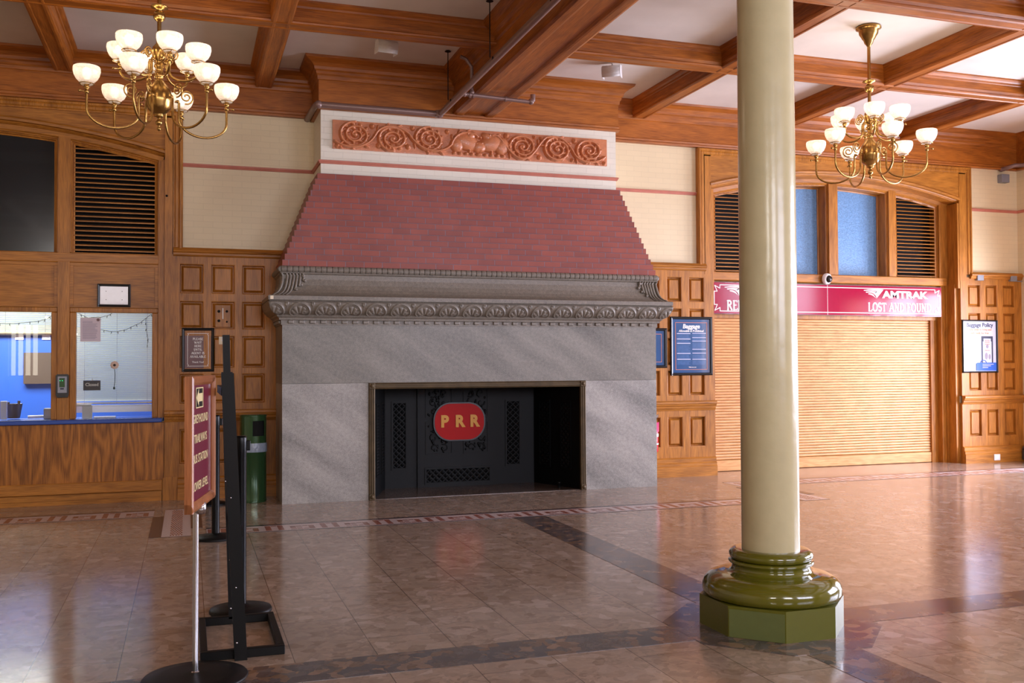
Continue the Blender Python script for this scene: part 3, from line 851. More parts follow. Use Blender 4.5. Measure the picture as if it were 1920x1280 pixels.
def panelling(num, X0, X1, xs, label, yf=11.168, cap=(None, None), base=True, rz=None):
    r = empty('trim_%d' % num, label=label, kind='structure')
    mb = MB(); grid_frame(mb, X0, X1, 0.96, 2.66, xs, ROWS, yf)
    low = (0.375, 0.765)
    grid_frame(mb, X0, X1, 0.0, 0.86, xs, [low], yf)
    mb.build('stiles_and_rails', M['oak_z'], r)
    for a, b_ in xs:
        for z0, z1 in ROWS+[low]: raised_panel(r, a, b_, z0, z1, yf, M['oak_z'])
    q = MB(); q.sweep([(X1, yf), (X0, yf)], RAIL); q.build('chair_rail', M['oak_x'], r)
    q = MB(); q.sweep([(X1, yf), (X0, yf)], BASE); q.build('baseboard', M['oak_x'], r)
    ca, cb_ = cap
    q = MB(); q.sweep([(cb_ if cb_ is not None else X1, yf), (ca if ca is not None else X0, yf)], CAP); q.build('cap_rail', M['oak_x'], r)
    return r
panelling(8, -0.10, 1.30, [(-.09, .165), (.238, .494), (.568, .82)], 'oak panelling between the ticket windows and the fireplace', cap=(-0.15, 1.3))
panelling(9, 4.9, 6.49, [(5.18, 5.395), (5.495, 5.71), (5.81, 6.025), (6.125, 6.35)], 'oak panelling between the fireplace and the shutter', cap=(4.9, 6.37))
panelling(10, 10.49, 11.6, [(10.62, 10.845), (10.935, 11.15), (11.25, 11.47)], 'oak panelling right of the shutter', cap=(10.66, 11.6))
# pilaster strip beside the ticket windows
q = MB(); q.box(-0.24, -0.10, 11.165, 11.24, 0.25, 2.66); q.box(-0.24, -0.16, 11.165, 11.24, 2.66, 4.25); q.box(-0.255, -0.10, 11.15, 11.25, 0, 0.25)
q.sweep([(-0.10, 11.165), (-0.24, 11.165)], RAIL)
tag(q.build('trim_11', M['oak_z']), 'oak pilaster right of the ticket windows', kind='structure')
q = MB(); q.box(6.36, 6.462, 11.165, 11.24, 2.60, 4.2); q.box(10.483, 10.60, 11.165, 11.24, 2.60, 4.2)
tag(q.build('trim_12', M['oak_z']), 'oak face boards of the shutter arch', kind='structure')
# casings
CAS = [(0, 11.23), (0, 11.155), (-.012, 11.14), (-.03, 11.14), (-.04, 11.155), (-.05, 11.15), (-.075, 11.15), (-.085, 11.165), (-.10, 11.165), (-.10, 11.23)]
q = MB(); q.sweep_xz([(6.27, 2.70), (6.27, 4.245), (10.70, 4.245), (10.70, 2.70)], CAS)
tag(q.build('trim_13', M['oak_z']), 'moulded oak casing round the shutter arch', kind='structure')
q = MB(); q.sweep_xz([(-4.5, 2.70), (-4.5, 4.245), (-0.055, 4.245), (-0.055, 2.66)], CAS)
tag(q.build('trim_14', M['oak_z']), 'moulded oak casing round the ticket window arch', kind='structure')

def arch(num, cx, x0, x1, yface, yrec, openings, label, sill=2.60, sx=None):
    """segmental timber arch with louvres and panes; openings: (x0, x1, kind)"""
    r = empty('window_%d' % num, label=label, kind='structure')
    N_ = 48; AP = 4.02
    za = lambda x: zarc(x, cx, AP)
    # spandrel board with arched lower edge
    mb = MB(); xs = [x0+(x1-x0)*i/N_ for i in range(N_+1)]
    vs = []
    for x in xs: vs += [(x, yface, za(x)), (x, yface, 4.2), (x, yface+.06, za(x))]
    fs = []
    for i in range(N_): fs += [(i*3, i*3+3, i*3+4, i*3+1), (i*3+2, i*3+5, i*3+3, i*3)]
    mb.add(vs, fs)
    # rounded edge roll following the arch
    mb.sweep_xz([(x, za(x)) for x in xs], [(.0, yface-.0), (.004, yface-.012), (.028, yface-.016), (.045, yface-.006), (.05, yface+.002), (0, yface+.01)])
    mb.build('spandrel', M['oak_x'], r, fix=False)
    # arch ring in the recess
    mb = MB()
    ring = [(0.012, yface+.01), (-.012, yface+.03), (-.03, yface+.05), (-.04, yrec-.03), (-.085, yrec-.02), (-.10, yrec), (-.10, yrec+.06), (.012, yrec+.06)]
    mb.sweep_xz([(x, za(x)) for x in xs], ring)
    mb.build('arch_ring', M['oak_x'], r, fix=False)
    zi = lambda x: za(x)-0.095
    louvre_mb = None
    for (a, b_, kind) in openings:
        deep = yrec if kind == 'louvre' else yrec+(0.16 if num == 2 else 0.03)
        n = 12; fx = [a+(b_-a)*i/n for i in range(n+1)]
        fw = 0.045
        path = [(a, sill), (a, zi(a))]+[(x, zi(x)) for x in fx[1:-1]]+[(b_, zi(b_)), (b_, sill)]
        fr = MB()
        fr.sweep_xz(path, [(0, yrec), (-.012, yrec), (-.018, yrec+.015), (-.026, yrec+.018), (-.032, deep+.01), (-fw, deep+.016), (-fw, deep+.05), (0, deep+.05)])
        fr.box(a, b_, deep, deep+.05, sill, sill+0.055)
        fr.build('frame', M['oak_z'], r, fix=False)
        ia, ib = a+fw-.005, b_-fw+.005
        if kind == 'louvre':
            lv = MB()
            z = sill+0.075
            while z < zi(cx)-0.02:
                # where is this height below the arch
                xa, xb = ia, ib
                lim = z+0.04
                pts = [ia+(ib-ia)*i/60 for i in range(61)]
                ok = [p for p in pts if zi(p) > lim]
                if len(ok) > 4:
                    xa, xb = ok[0], ok[-1]
                    lv.prism([(deep+.004, z), (deep+.004, z+.010), (deep+.034, z+.022), (deep+.034, z+.013)], 'x', xa, xb)
                z += 0.0515
            lv.build('louvre_slats', M['oak_x'], r)
            bk = MB(); bk.box(a, b_, deep+.16, deep+.17, sill, zi(cx)+.05); bk.build('painted_dark_sheet', M['black'], r)  # black sheet stands in for the darkness between the slats
        else:
            g = MB(); vs = []; nn = 16
            for i in range(nn+1):
                x = ia+(ib-ia)*i/nn
                vs += [(x, deep+.03, sill+.04), (x, deep+.03, zi(x)-.03), (x, deep+.036, sill+.04), (x, deep+.036, zi(x)-.03)]
            fs = []
            for i in range(nn): fs += [(i*4, i*4+4, i*4+5, i*4+1), (i*4+2, i*4+3, i*4+7, i*4+6)]
            g.add(vs, fs); g.build('pane', M['blue_glass'] if num == 2 else M['smoke'], r)
    return r, za

# right arch over the shutter
YF, YR = 11.17, 11.40
ra, za_r = arch(2, 8.475, RX0, RX1, YF, YR, [(6.62, 7.41, 'louvre'), (7.56, 8.43, 'pane'), (8.575, 9.435, 'pane'), (9.555, 10.31, 'louvre')],
          'arched oak transom of louvres and blue panes above the shutter')
mb = MB()
for a, b_ in ((RX0, 6.625), (7.41, 7.56), (8.43, 8.575), (9.435, 9.555), (10.31, RX1)):
    mb.box(a, b_, YR-.025, YR+.24, 2.55, zarc((a+b_)/2, 8.475, 4.02)-.06)
mb.build('mullions', M['oak_z'], ra)
mb = MB(); mb.box(RX0, 10.42, YR-.05, YR+.05, 2.545, 2.66, 0.01); mb.build('transom_rail', M['oak_x'], ra)
mb = MB()
for a, b_, y in ((RX0, RX0+.06, 11.22), (RX0, 6.62, YR-.02), (10.33, RX1, YR-.02), (RX1-.06, RX1, 11.22), (10.22, 10.33, 11.47)):
    mb.box(a, b_, y, 11.7, 0, 2.56)
mb.box(RX1-.04, RX1-.005, 11.17, 11.4, 2.5, 3.72); mb.box(RX0+.005, RX0+.04, 11.17, 11.4, 2.5, 3.72)
mb.box(RX0+.06, RX0+.09, YR-.035, YR, 0, 2.56); mb.box(RX1-.09, RX1-.06, YR-.035, YR, 0, 2.56)
mb.box(RX0, RX1, 11.45, 11.6, 2.05, 2.56)
tag(mb.build('trim_15', M['oak_z']), 'oak jambs either side of the shutter', kind='structure')
mb = MB(); mb.box(RX0, RX1, 11.72, 11.78, 0, 4.2); tag(mb.build('recess_dark_sheet', M['black']), 'black sheet standing in for the unlit space behind the shutter and louvres', kind='structure')  # added black plate, gives the recess its darkness by colour

# left arch over the ticket windows
YFL, YRL = 11.185, 11.225
la, za_l = arch(1, -2.285, LX0, LX1, YFL, YRL, [(-3.365+.03, -2.35, 'pane'), (-2.24, -1.30, 'pane'), (-1.185, -0.30, 'louvre'), (-4.28, -3.40, 'louvre')],
          'arched oak transom of louvres and smoked panes above the ticket windows')
mb = MB()
for a, b_ in ((LX0, -4.27), (-3.40, -3.33), (-2.35, -2.24), (-1.30, -1.185), (-0.305, LX1)):
    mb.box(a, b_, YRL-.02, YRL+.12, 0.89, zarc((a+b_)/2, -2.285, 4.02)-.07)
mb.build('mullions', M['oak_z'], la)
mb = MB(); mb.box(LX0, LX1-.06, YRL-.022, YRL+.1, 2.545, 2.65, 0.008); mb.build('transom_rail', M['oak_x'], la)
mb = MB()
for a, b_ in ((-3.33, -2.35), (-2.24, -1.30), (-1.185, -0.305)):
    mb.box(a, b_, YRL+.015, YRL+.1, 2.07, 2.545)
    i = 0.035
    mb.box(a, b_, YRL-.004, YRL+.014, 2.512, 2.544); mb.box(a, a+i, YRL-.003, YRL+.0145, 2.086, 2.511); mb.box(b_-i, b_, YRL-.003, YRL+.0145, 2.086, 2.511); mb.box(a, b_, YRL-.004, YRL+.0135, 2.072, 2.085)
mb.build('upper_board', M['oak_x'], la)
mb = MB()
for a, b_ in ((-3.33, -2.35), (-2.24, -1.30), (-1.185, -0.305)):
    i = 0.062
    mb.box(a, a+i, YRL, YRL+.1, 0.89, 2.018, .006); mb.box(b_-i, b_, YRL, YRL+.1, 0.89, 2.018, .006); mb.box(a, b_, YRL-.001, YRL+.1, 2.019, 2.07, .006)
mb.build('sash', M['oak_z'], la)
for a, b_ in ((-3.33, -2.35), (-2.24, -1.30), (-1.185, -0.305)):
    mb = MB(); mb.box(a+.05, b_-.05, YRL+.05, YRL+.056, 0.885, 2.03); mb.build('pane', M['glass'], la)

# ---- ticket office behind the windows
wall('wall_office', [(-6.0, -0.1, 14.2, 14.3, 0, 3.2), (-0.28, -0.1, 11.5, 14.3, 0, 3.2), (-6.0, LX0, 11.7, 11.8, 0, 3.2)], M['blue_wall'], 'bright blue painted office wall')
wall('ceiling_office', [(-6.0, -0.1, 11.36, 14.3, 2.55, 2.62)], M['plaster'], 'plain office ceiling')
area('office_ceiling_light', (-2.2, 12.9, 2.5), (0, 0, 0), 1.8, 1.2, 290, (0.99, 1.0, 0.95))
# ================================================================== fireplace
fp = empty('fireplace', (CX, 10.9, 0), 'huge grey granite fireplace with a sloping red brick hood', 'fireplace')
BX0, BX1, BY = 0.935, 5.262, 10.40
def fbuild(mb, name, mat, parent=None, **kw):
    o = mb.build(name, mat, parent or fp, **kw)
    if parent is None or parent is fp: o.location = (-CX, -10.9, 0)
    return o
s = MB()
OX0, OX1, OZ = 1.84, 4.355, 1.255
s.box(BX0, BX1, BY, 11.2, OZ, 1.875)
fbuild(s, 'granite_lintel', M['granite'])
for a_, b_ in ((BX0, OX0), (OX1, BX1)):
    s = MB(); s.box(a_, b_, BY, 11.2, 0, OZ-.0025); fbuild(s, 'granite_pier', M['granite_pale'])
# mantel: layers
path = [(BX1, 11.2), (BX1, BY), (BX0, BY), (BX0, 11.2)]
s = MB()
s.sweep(path, [(-.1, 1.87), (.012, 1.87), (.012, 1.885), (.012, 1.918), (.034, 1.922), (.036, 1.94), (.046, 1.95), (.058, 1.957), (.062, 1.975), (-.1, 1.975)])
fbuild(s, 'bed_moulding', M['granite_top'])
s = MB()
nd = 38
for i in range(nd):
    x = BX0+.03+(BX1-BX0-.06)*(i+.5)/nd
    s.box(x-.030, x+.030, BY-.034, BY, 1.884, 1.919, .006)
for i in range(6):
    y = BY+.06+.115*i
    s.box(BX0-.034, BX0, y, y+.06, 1.884, 1.919, .006); s.box(BX1, BX1+.034, y, y+.06, 1.884, 1.919, .006)
o = fbuild(s, 'dentil_course', M['granite_top']); 
# carved ovolo band: front face as a relief, plain returns
def ovolo(v):  # v 0..1 bottom..top -> (d, z)
    a = v*pi/2
    return (.060+.092*sin(a*0.98), 1.975+.14*(1-cos(a))**0.9)
def carve(u, v):
    """relief height of the palmette band, u along in motifs, v 0..1"""
    du = (u % 1.0)-0.5; x = du*1.9; y = (v-0.40)*1.25
    h = 0.0
    r = math.hypot(x/0.74, y/0.62)
    h = max(h, 0.9*math.exp(-((r-1.0)/0.085)**2))
    h = max(h, 0.7*math.exp(-((r-0.82)/0.05)**2))
    if r < 0.75:
        yy = y+0.32
        a = math.atan2(x, yy); rr = math.hypot(x, yy)
        f = abs(cos(a*5.6))
        if rr < .78 and yy > -0.02: h = max(h, 0.75*f**0.7*min(1, rr/0.2)*min(1, (0.80-rr)/0.12))
        for sgn in (-1, 1):
            q = math.hypot(x-sgn*0.34, y+0.12)
            h = max(h, 0.8*math.exp(-((q-0.13)/0.045)**2)); 
            h = max(h, 0.6*math.exp(-(q/0.05)**2))
    # small leaf between the circles
    x2 = (0.5-abs(du))*1.9
    h = max(h, 0.7*math.exp(-(x2/0.035)**2)*max(0, v-.3)); h = max(h, 0.7*math.exp(-((math.hypot(x2*1.3, (v-.86)*1.1)-.11)/.035)**2))
    if v < .05 or v > .95: h = 0.75
    return h
s = MB(); nu, nv = 17*44, 30; NM = 17
U = np.linspace(0, 1, nu+1); V = np.linspace(0, 1, nv+1)
X = np.zeros((nv+1, nu+1)); Y = np.zeros_like(X); Z = np.zeros_like(X)
for j, v in enumerate(V):
    d, z = ovolo(v)
    for i, u in enumerate(U):
        x0_, x1_ = BX0-d, BX1+d
        x = x0_+(x1_-x0_)*u
        um = (x-(BX0-.10))/((BX1-BX0+.20)/NM)+0.5
        h = carve(um, v)*0.020 if 0 < i < nu else 0
        X[j, i] = x; Y[j, i] = BY-d-h*0.8; Z[j, i] = z-h*0.5
s.grid(X, Y, Z)
prof = [ovolo(v) for v in np.linspace(0, 1, 9)]
s.sweep([(BX1, 11.2), (BX1, BY)], prof, closed_prof=False)
s.sweep([(BX0, BY), (BX0, 11.2)], prof, closed_prof=False)
# mitre the returns so they meet the front
for (xe, sg) in ((BX1, 1), (BX0, -1)):
    vs = []; 
    for d, z in prof: vs += [(xe+sg*d, BY, z), (xe+sg*d, BY-d, z)]
    s.add(vs, [(2*i, 2*i+1, 2*i+3, 2*i+2) for i in range(len(prof)-1)])
fbuild(s, 'palmette_band', M['granite_top'], fix=False)
s = MB()
s.sweep(path, [(-.1, 2.112), (.138, 2.112), (.142, 2.120), (.150, 2.124), (.152, 2.165), (.146, 2.172), (-.1, 2.172)])
fbuild(s, 'mantel_shelf', M['granite_top'])
s = MB()
cav = [(-.1, 2.172), (.120, 2.172), (.085, 2.185), (.052, 2.21), (.028, 2.245), (.012, 2.29), (.002, 2.35), (.0, 2.40), (.018, 2.412), (.02, 2.424), (-.1, 2.424)]
s.sweep(path, cav)
fbuild(s, 'cavetto_course', M['granite_top'])
# beaded roll
s = MB()
nb = 74; r0 = .036
zr = 2.455; yr = BY-.012
pts = []; rs = []
for i in range(nb):
    a = BX0-.012+(BX1-BX0+.024)*i/nb; b_ = BX0-.012+(BX1-BX0+.024)*(i+1)/nb
    w_ = b_-a
    for t, r in ((.02, .70), (.06, .97), (.5, 1.0), (.94, .97), (.98, .70)):
        pts.append((a+w_*t, yr, zr)); rs.append(r0*r)
s.tube(pts, rs, 20, smooth=False)
for xe in (BX0-.012, BX1+.012):
    pts = []; rs = []
    for i in range(13):
        for t, r in ((.06, .70), (.14, .96), (.86, .96), (.94, .70)):
            pts.append((xe, yr+.06*(i+t), zr)); rs.append(r0*r)
    s.tube(pts, rs, 12)
s.box(BX0, BX1, BY, 11.2, 2.42, 2.489)
fbuild(s, 'beaded_roll', M['granite_top'], fix=False)
# carved acanthus leaves on the two corners of the cavetto
def cav_d(z):
    t = [(c[1], c[0]) for c in cav[1:9]]
    for (za_, da), (zb, db) in zip(t[:-1], t[1:]):
        if z <= zb: return da+(db-da)*(z-za_)/(zb-za_)
    return 0
def acanthus(side):
    lf = MB()
    xe = BX0 if side < 0 else BX1
    # lobes sweep from the top corner down and outwards along front face
    for k_ in range(7):
        w0 = 0.02+k_*0.034; pts = []; rs = []
        for i in range(13):
            t = i/12
            z = 2.41-t*0.232
            if k_ >= 4 and t > .82-0.22*(k_-4): break
            off = w0*(1-.25*sin(t*pi))+ (0.035*(k_/6)*sin(t*pi*1.1))
            d = cav_d(z)
            x = xe+side*d-side*off*(1.0+.15*t)+0
            if k_ == 0: x = xe+side*(d-.004)
            y = BY-d-.006-.010*sin(t*pi)
            pts.append((x, y, z)); rs.append(.006+.010*sin(pi*min(1, .15+t*.9)))
        if len(pts) > 2: lf.tube(pts, rs, 8)
    # curled tips
    for (ox, oz, r) in ((.215, 2.385, .022), (.235, 2.335, .02), (.205, 2.29, .018), (.17, 2.24, .016)):
        lf.ball((xe-side*(ox-cav_d(oz)), BY-cav_d(oz)-.012, oz), r, 10)
    # return face lobes
    for k_ in range(1, 4):
        pts = []; rs = []
        for i in range(11):
            t = i/10; z = 2.41-t*.232; d = cav_d(z)
            pts.append((xe+side*(d+.006), BY-d+k_*.04*(1+.3*t), z)); rs.append(.006+.008*sin(pi*t))
        lf.tube(pts, rs, 8)
    return lf
for sd in (-1, 1): fbuild(acanthus(sd), 'acanthus_leaf', M['granite_top'])
# brick hood in stepped courses
s = MB()
for i in range(BR_N+1):
    t = i/BR_N
    z0 = BR_Z0+BR_H*i; z1 = z0+BR_H if i < BR_N else z0+0.012
    if i == BR_N: break
    x0_ = 0.935+(1.345-0.935)*t; x1_ = 5.255-(5.255-4.865)*t; y0_ = 10.385+(10.575-10.385)*t
    s.box(x0_, x1_, y0_, 11.2, z0, z1-.0005)
fbuild(s, 'brick_hood', M['red_brick'])
# brass strip round the opening
s = MB()
bp_ = [(0, BY+.02), (0, BY-.012), (-.010, BY-.018), (-.016, BY-.010), (-.026, BY-.010), (-.030, BY-.018), (-.038, BY-.018), (-.042, BY-.010), (-.052, BY-.010), (-.058, BY-.018), (-.068, BY-.012), (-.068, BY+.02)]
s.sweep_xz([(OX0, 0), (OX0, OZ), (OX1, OZ), (OX1, 0)], bp_)
br_ = fbuild(s, 'brass_edging', M['brass_dull'])
for x, z in ((OX0+.034, OZ-.034), (OX1-.034, OZ-.034), (OX0+.034, .034), (OX1-.034, .034)):
    q = MB(); q.box(x-.034, x+.034, BY-.024, BY+.01, z-.034, z+.034, .006)
    vs_ = MB()
    q2 = [(.022, 0), (.018, .008), (.008, .011), (0.0001, .014)]
    n_ = 16; vv = []; ff = []
    for r, h in q2:
        for k_ in range(n_): vv.append((x+r*cos(2*pi*k_/n_), BY-.024-h, z+r*sin(2*pi*k_/n_)))
    for a in range(3):
        for k_ in range(n_): ff.append((a*n_+k_, a*n_+(k_+1) % n_, (a+1)*n_+(k_+1) % n_, (a+1)*n_+k_))
    q.add(vv, ff, True)
    q.build('corner_rosette', M['brass_dull'], br_)
# firebox: iron back, splayed sides, hearth
s = MB()
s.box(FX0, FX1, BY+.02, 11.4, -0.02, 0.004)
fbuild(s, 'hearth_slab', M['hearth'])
def iron_lattice(mb, x0, x1, z0, z1, y, nx, nz, xf=None):
    """raised diamond pyramids"""
    f = xf or (lambda x, yy, z: (x, yy, z))
    dx = (x1-x0)/nx; dz = (z1-z0)/nz
    for i in range(nx*2+1):
        for j in range(nz*2+1):
            if (i+j) % 2: continue
            cx_ = x0+dx*i/2; cz_ = z0+dz*j/2
            P = [(cx_-dx/2*.86, cz_), (cx_, cz_-dz/2*.86), (cx_+dx/2*.86, cz_), (cx_, cz_+dz/2*.86)]
            P = [(min(max(a, x0), x1), min(max(b_, z0), z1)) for a, b_ in P]
            vs = [f(a, y, b_) for a, b_ in P]+[f(min(max(cx_, x0+.004), x1-.004), y-.016, min(max(cz_, z0+.004), z1-.004))]
            mb.add(vs, [(0, 1, 4), (1, 2, 4), (2, 3, 4), (3, 0, 4)])
def frame_raised(mb, x0, x1, z0, z1, y, w_=.02, t=.012, xf=None):
    for a, b_, c, d in ((x0-w_, x1+w_, z1, z1+w_), (x0-w_, x1+w_, z0-w_, z0), (x0-w_, x0, z0, z1), (x1, x1+w_, z0, z1)):
        if xf is None: mb.box(a, b_, y-t, y, c, d)
        else:
            vs = [xf(p[0], p[1], p[2]) for p in ((a, y-t, c), (b_, y-t, c), (b_, y, c), (a, y, c), (a, y-t, d), (b_, y-t, d), (b_, y, d), (a, y, d))]
            mb.add(vs, [(0,3,2,1),(4,5,6,7),(0,1,5,4),(1,2,6,5),(2,3,7,6),(3,0,4,7)])
YB = 11.24
s = MB()
s.box(2.16, 4.04, YB, 11.4, 0, OZ)
s.box(2.56, 3.52, YB-.03, YB, 0.0, OZ)          # centre panel stands proud
frame_raised(s, 2.275, 2.425, .235, 1.0, YB)
frame_raised(s, 3.67, 3.83, .235, 1.0, YB)
frame_raised(s, 2.665, 3.44, .055, .215, YB-.03)
for (a, b_) in ((2.67, 2.97), (3.13, 3.415)):
    for (c, d) in ((.40, .76), (.83, 1.16)): frame_raised(s, a, b_, c, d, YB-.03, .014, .008)
iron_lattice(s, 2.28, 2.42, .24, .995, YB, 2, 11)
iron_lattice(s, 3.675, 3.825, .24, .995, YB, 2, 11)
iron_lattice(s, 2.67, 3.435, .06, .21, YB-.03, 10, 2)
fbuild(s, 'iron_back_panel', M['iron_panel'])
# floral reliefs
for (a, b_, fx) in ((2.675, 2.965, 1), (3.135, 3.41, -1)):
    for (c, d, fz) in ((.405, .755, 1), (.835, 1.155, -1)):
        s = MB(); cx_, cz_ = (a+b_)/2, (c+d)/2; hw, hh = (b_-a)/2, (d-c)/2
        for k_ in range(6):
            ox = cx_+(-.55+(k_ % 2)*1.1)*hw*.8; oz = cz_+(-.7+(k_//2)*.7)*hh
            sg = 1 if (k_ % 2) == 0 else -1
            pts = [(ox+sg*(.055-.0065*i)*cos(i*.75+k_), YB-.036, oz+(.055-.0065*i)*sin(i*.75+k_)) for i in range(8)]
            s.tube(pts, [.009-.0006*i for i in range(8)], 6)
        for k_ in range(26):
            ox = cx_+rng.uniform(-.92, .92)*hw; oz = cz_+rng.uniform(-.92, .92)*hh
            s.ball((ox, YB-.032, oz), rng.uniform(.009, .018), 8, 1.4)
        fbuild(s, 'floral_relief', M['iron_panel'])
# splayed sides
for sg, nm in ((1, 'iron_side_panel'), (-1, 'iron_side_panel')):
    s = MB()
    xa, ya = (4.02, YB) if sg > 0 else (2.18, YB)
    xb, yb = (4.30, BY+.02) if sg > 0 else (1.895, BY+.02)
    L_ = math.hypot(xb-xa, yb-ya); ux, uy = (xb-xa)/L_, (yb-ya)/L_
    nx_, ny_ = (uy, -ux) if sg > 0 else (-uy, ux)   # towards the firebox
    def xf(x, y, z): return (xa+ux*x+nx_*(-y)*1.0, ya+uy*x+ny_*(-y), z)
    vs = [xf(p[0], p[1], p[2]) for p in ((0, 0, 0), (L_, 0, 0), (L_, .06, 0), (0, .06, 0), (0, 0, OZ), (L_, 0, OZ), (L_, .06, OZ), (0, .06, OZ))]
    s.add(vs, [(0,3,2,1),(4,5,6,7),(0,1,5,4),(1,2,6,5),(2,3,7,6),(3,0,4,7)])
    frame_raised(s, .12, .30, .235, 1.0, 0, .02, .012, xf); frame_raised(s, .52, .68, .235, 1.0, 0, .02, .012, xf)
    iron_lattice(s, .125, .295, .24, .995, 0, 2, 11, xf); iron_lattice(s, .525, .675, .24, .995, 0, 2, 11, xf)
    fbuild(s, nm, M['iron_panel'])
# little iron stop on the hearth
s = MB(); s.lathe([(.014, 0), (.014, .05), (.022, .055), (.022, .075), (.0001, .08)], (4.10, 10.60, 0.004), 12)
fbuild(s, 'door_stop', M['iron_panel'])

# oval sign in the firebox
ov = empty('oval_sign', (3.06, 11.18, .77), 'red oval sign with yellow letters PRR hung inside the dark firebox', 'sign')
def stadium(hw, hh, r, n=10):
    P = []
    for cx_, cz_, a0 in ((hw-r, hh-r, 0), (-hw+r, hh-r, 90), (-hw+r, -hh+r, 180), (hw-r, -hh+r, 270)):
        for i in range(n+1):
            a = radians(a0+90*i/n); P.append((cx_+r*cos(a), cz_+r*sin(a)))
    return P
q = MB(); q.prism(stadium(.318, .228, .205), 'y', -.012, .012); q.build('rim', M['black_frame'], ov)
q = MB(); q.prism(stadium(.302, .213, .195), 'y', -.016, -.012); q.build('plate', M['red_enamel'], ov)
for ch, x in (('P', -.185), ('R', 0.0), ('R', .18)):
    text_mesh('letter', ch, .185, M['gold'], ov, (x, -.020, .0), bold=.010, xs=.95, depth=.003)

# ================================================================== terracotta frieze
def frieze_h(nx, nz):
    X, Z = np.meshgrid(np.linspace(0, 3.24, nx), np.linspace(0, .315, nz))
    H = np.zeros_like(X)
    def bump(d, r, h):
        return h*np.sqrt(np.clip(1-(d/r)**2, 0, 1))
    def stroke_(pts, r0_, r1_, h):
        nonlocal H
        n = len(pts)
        for i in range(n-1):
            ax, az = pts[i]; bx_, bz = pts[i+1]; r = r0_+(r1_-r0_)*i/n
            x0_, x1_ = min(ax, bx_)-r, max(ax, bx_)+r
            m_ = (X > x0_) & (X < x1_)
            if not m_.any(): continue
            dx, dz = bx_-ax, bz-az; L2 = dx*dx+dz*dz+1e-12
            t = np.clip(((X[m_]-ax)*dx+(Z[m_]-az)*dz)/L2, 0, 1)
            d = np.hypot(X[m_]-ax-t*dx, Z[m_]-az-t*dz)
            H[m_] = np.maximum(H[m_], bump(d, r, h))
    def blob(x, z, rx, rz, h, rot=0):
        nonlocal H
        c, s_ = cos(rot), sin(rot)
        u = ((X-x)*c+(Z-z)*s_)/rx; v = (-(X-x)*s_+(Z-z)*c)/rz
        H = np.maximum(H, bump(np.hypot(u, v), 1, h))
    # scroll centres; alternate the side the main stem passes
    cents = [(.24, .16, 1), (.66, .145, -1), (1.07, .165, 1), (2.17, .155, -1), (2.60, .15, 1), (3.0, .16, -1)]
    for i, (cx_, cz_, sg) in enumerate(cents):
        turns = 2.4; n = 46; pts = []
        for k_ in range(n):
            t = k_/(n-1); a = sg*(t*turns*2*pi)+(-pi/2 if sg > 0 else pi/2)*-1
            r = .142*(1-t)**0.85+.012
            pts.append((cx_+r*cos(a)*1.12, cz_+r*sin(a)*.93))
        stroke_(pts, .019, .012, .030)
        blob(cx_, cz_, .032, .030, .034)
        for k_ in range(11):
            a = k_*2*pi/11+i*.7
            blob(cx_+.135*cos(a)*1.08, cz_+.118*sin(a), .030, .017, .027, a+1.1)
        for k_ in range(7):
            a = k_*2*pi/7+i; blob(cx_+.088*cos(a), cz_+.080*sin(a), .036, .020, .024, a+.9)
    # stems between scrolls
    def curve(p0, p1, p2, p3, n=16):
        return [tuple((1-t)**3*np.array(p0)+3*t*(1-t)**2*np.array(p1)+3*t*t*(1-t)*np.array(p2)+t**3*np.array(p3)) for t in np.linspace(0, 1, n)]
    seq = [((.02, .08), (.12, .0), (.36, -.01), (.46, .17)), ((.46, .17), (.52, .30), (.70, .32), (.84, .20)), ((.84, .20), (.95, .02), (1.2, -.01), (1.32, .12)),
           ((1.32, .12), (1.36, .26), (1.5, .31), (1.62, .24)), ((1.80, .26), (1.92, .30), (1.98, .02), (2.15, .02)), ((2.15, .02), (2.3, .0), (2.36, .22), (2.46, .28)),
           ((2.46, .28), (2.6, .33), (2.72, .26), (2.80, .12)), ((2.80, .12), (2.86, .0), (3.1, .0), (3.2, .10))]
    for c in seq: stroke_(curve(*c), .017, .015, .034)
    for c in seq:
        cc = curve(*c)
        for k_ in (4, 8, 12):
            (x_, z_), (x2_, z2_) = cc[k_-1], cc[k_]
            an = math.atan2(z2_-z_, x2_-x_)
            for sg_ in (-1, 1): blob(x_-.030*sin(an)*sg_, z_+.030*cos(an)*sg_, .034, .014, .026, an+.7*sg_)
    # small rosettes in the gaps
    for x, z, r in ((.05, .03, .026), (.43, .27, .03), (.37, .24, .02), (.50, .06, .03), (.88, .28, .028), (.83, .07, .03), (1.28, .27, .028), (.95, .26, .022), (1.98, .27, .035), (2.0, .16, .03), (2.38, .05, .03),
                    (2.40, .27, .022), (2.82, .27, .034), (2.79, .04, .022), (2.88, .2, .02), (3.2, .03, .024), (2.32, .28, .022), (.62, .04, .024)):
        blob(x, z, r, r, .024); blob(x, z, r*.45, r*.45, .032)
    # two leafy crouching forms in the middle
    for sg, cx_ in ((1, 1.52), (-1, 1.78)):
        blob(cx_-.02*sg, .17, .15, .10, .036, -.3*sg); blob(cx_+.12*sg, .12, .075, .065, .034, .4*sg); blob(cx_-.13*sg, .13, .08, .09, .034)
        blob(cx_+.02*sg, .23, .09, .05, .030, .5*sg)
        for k_ in range(5): blob(cx_-.16*sg+.07*k_*sg, .035, .028, .018, .026)
        for k_ in range(8): blob(cx_+.16*cos(k_*.8), .16+.10*sin(k_*.8), .026, .018, .030, k_*.8)
    blob(1.93, .15, .085, .10, .034)
    H += rng.uniform(0, .0012, H.shape)
    E_ = np.minimum(np.minimum(X, 3.24-X), np.minimum(Z, .315-Z))
    H = np.where(E_ < .004, 0, H)
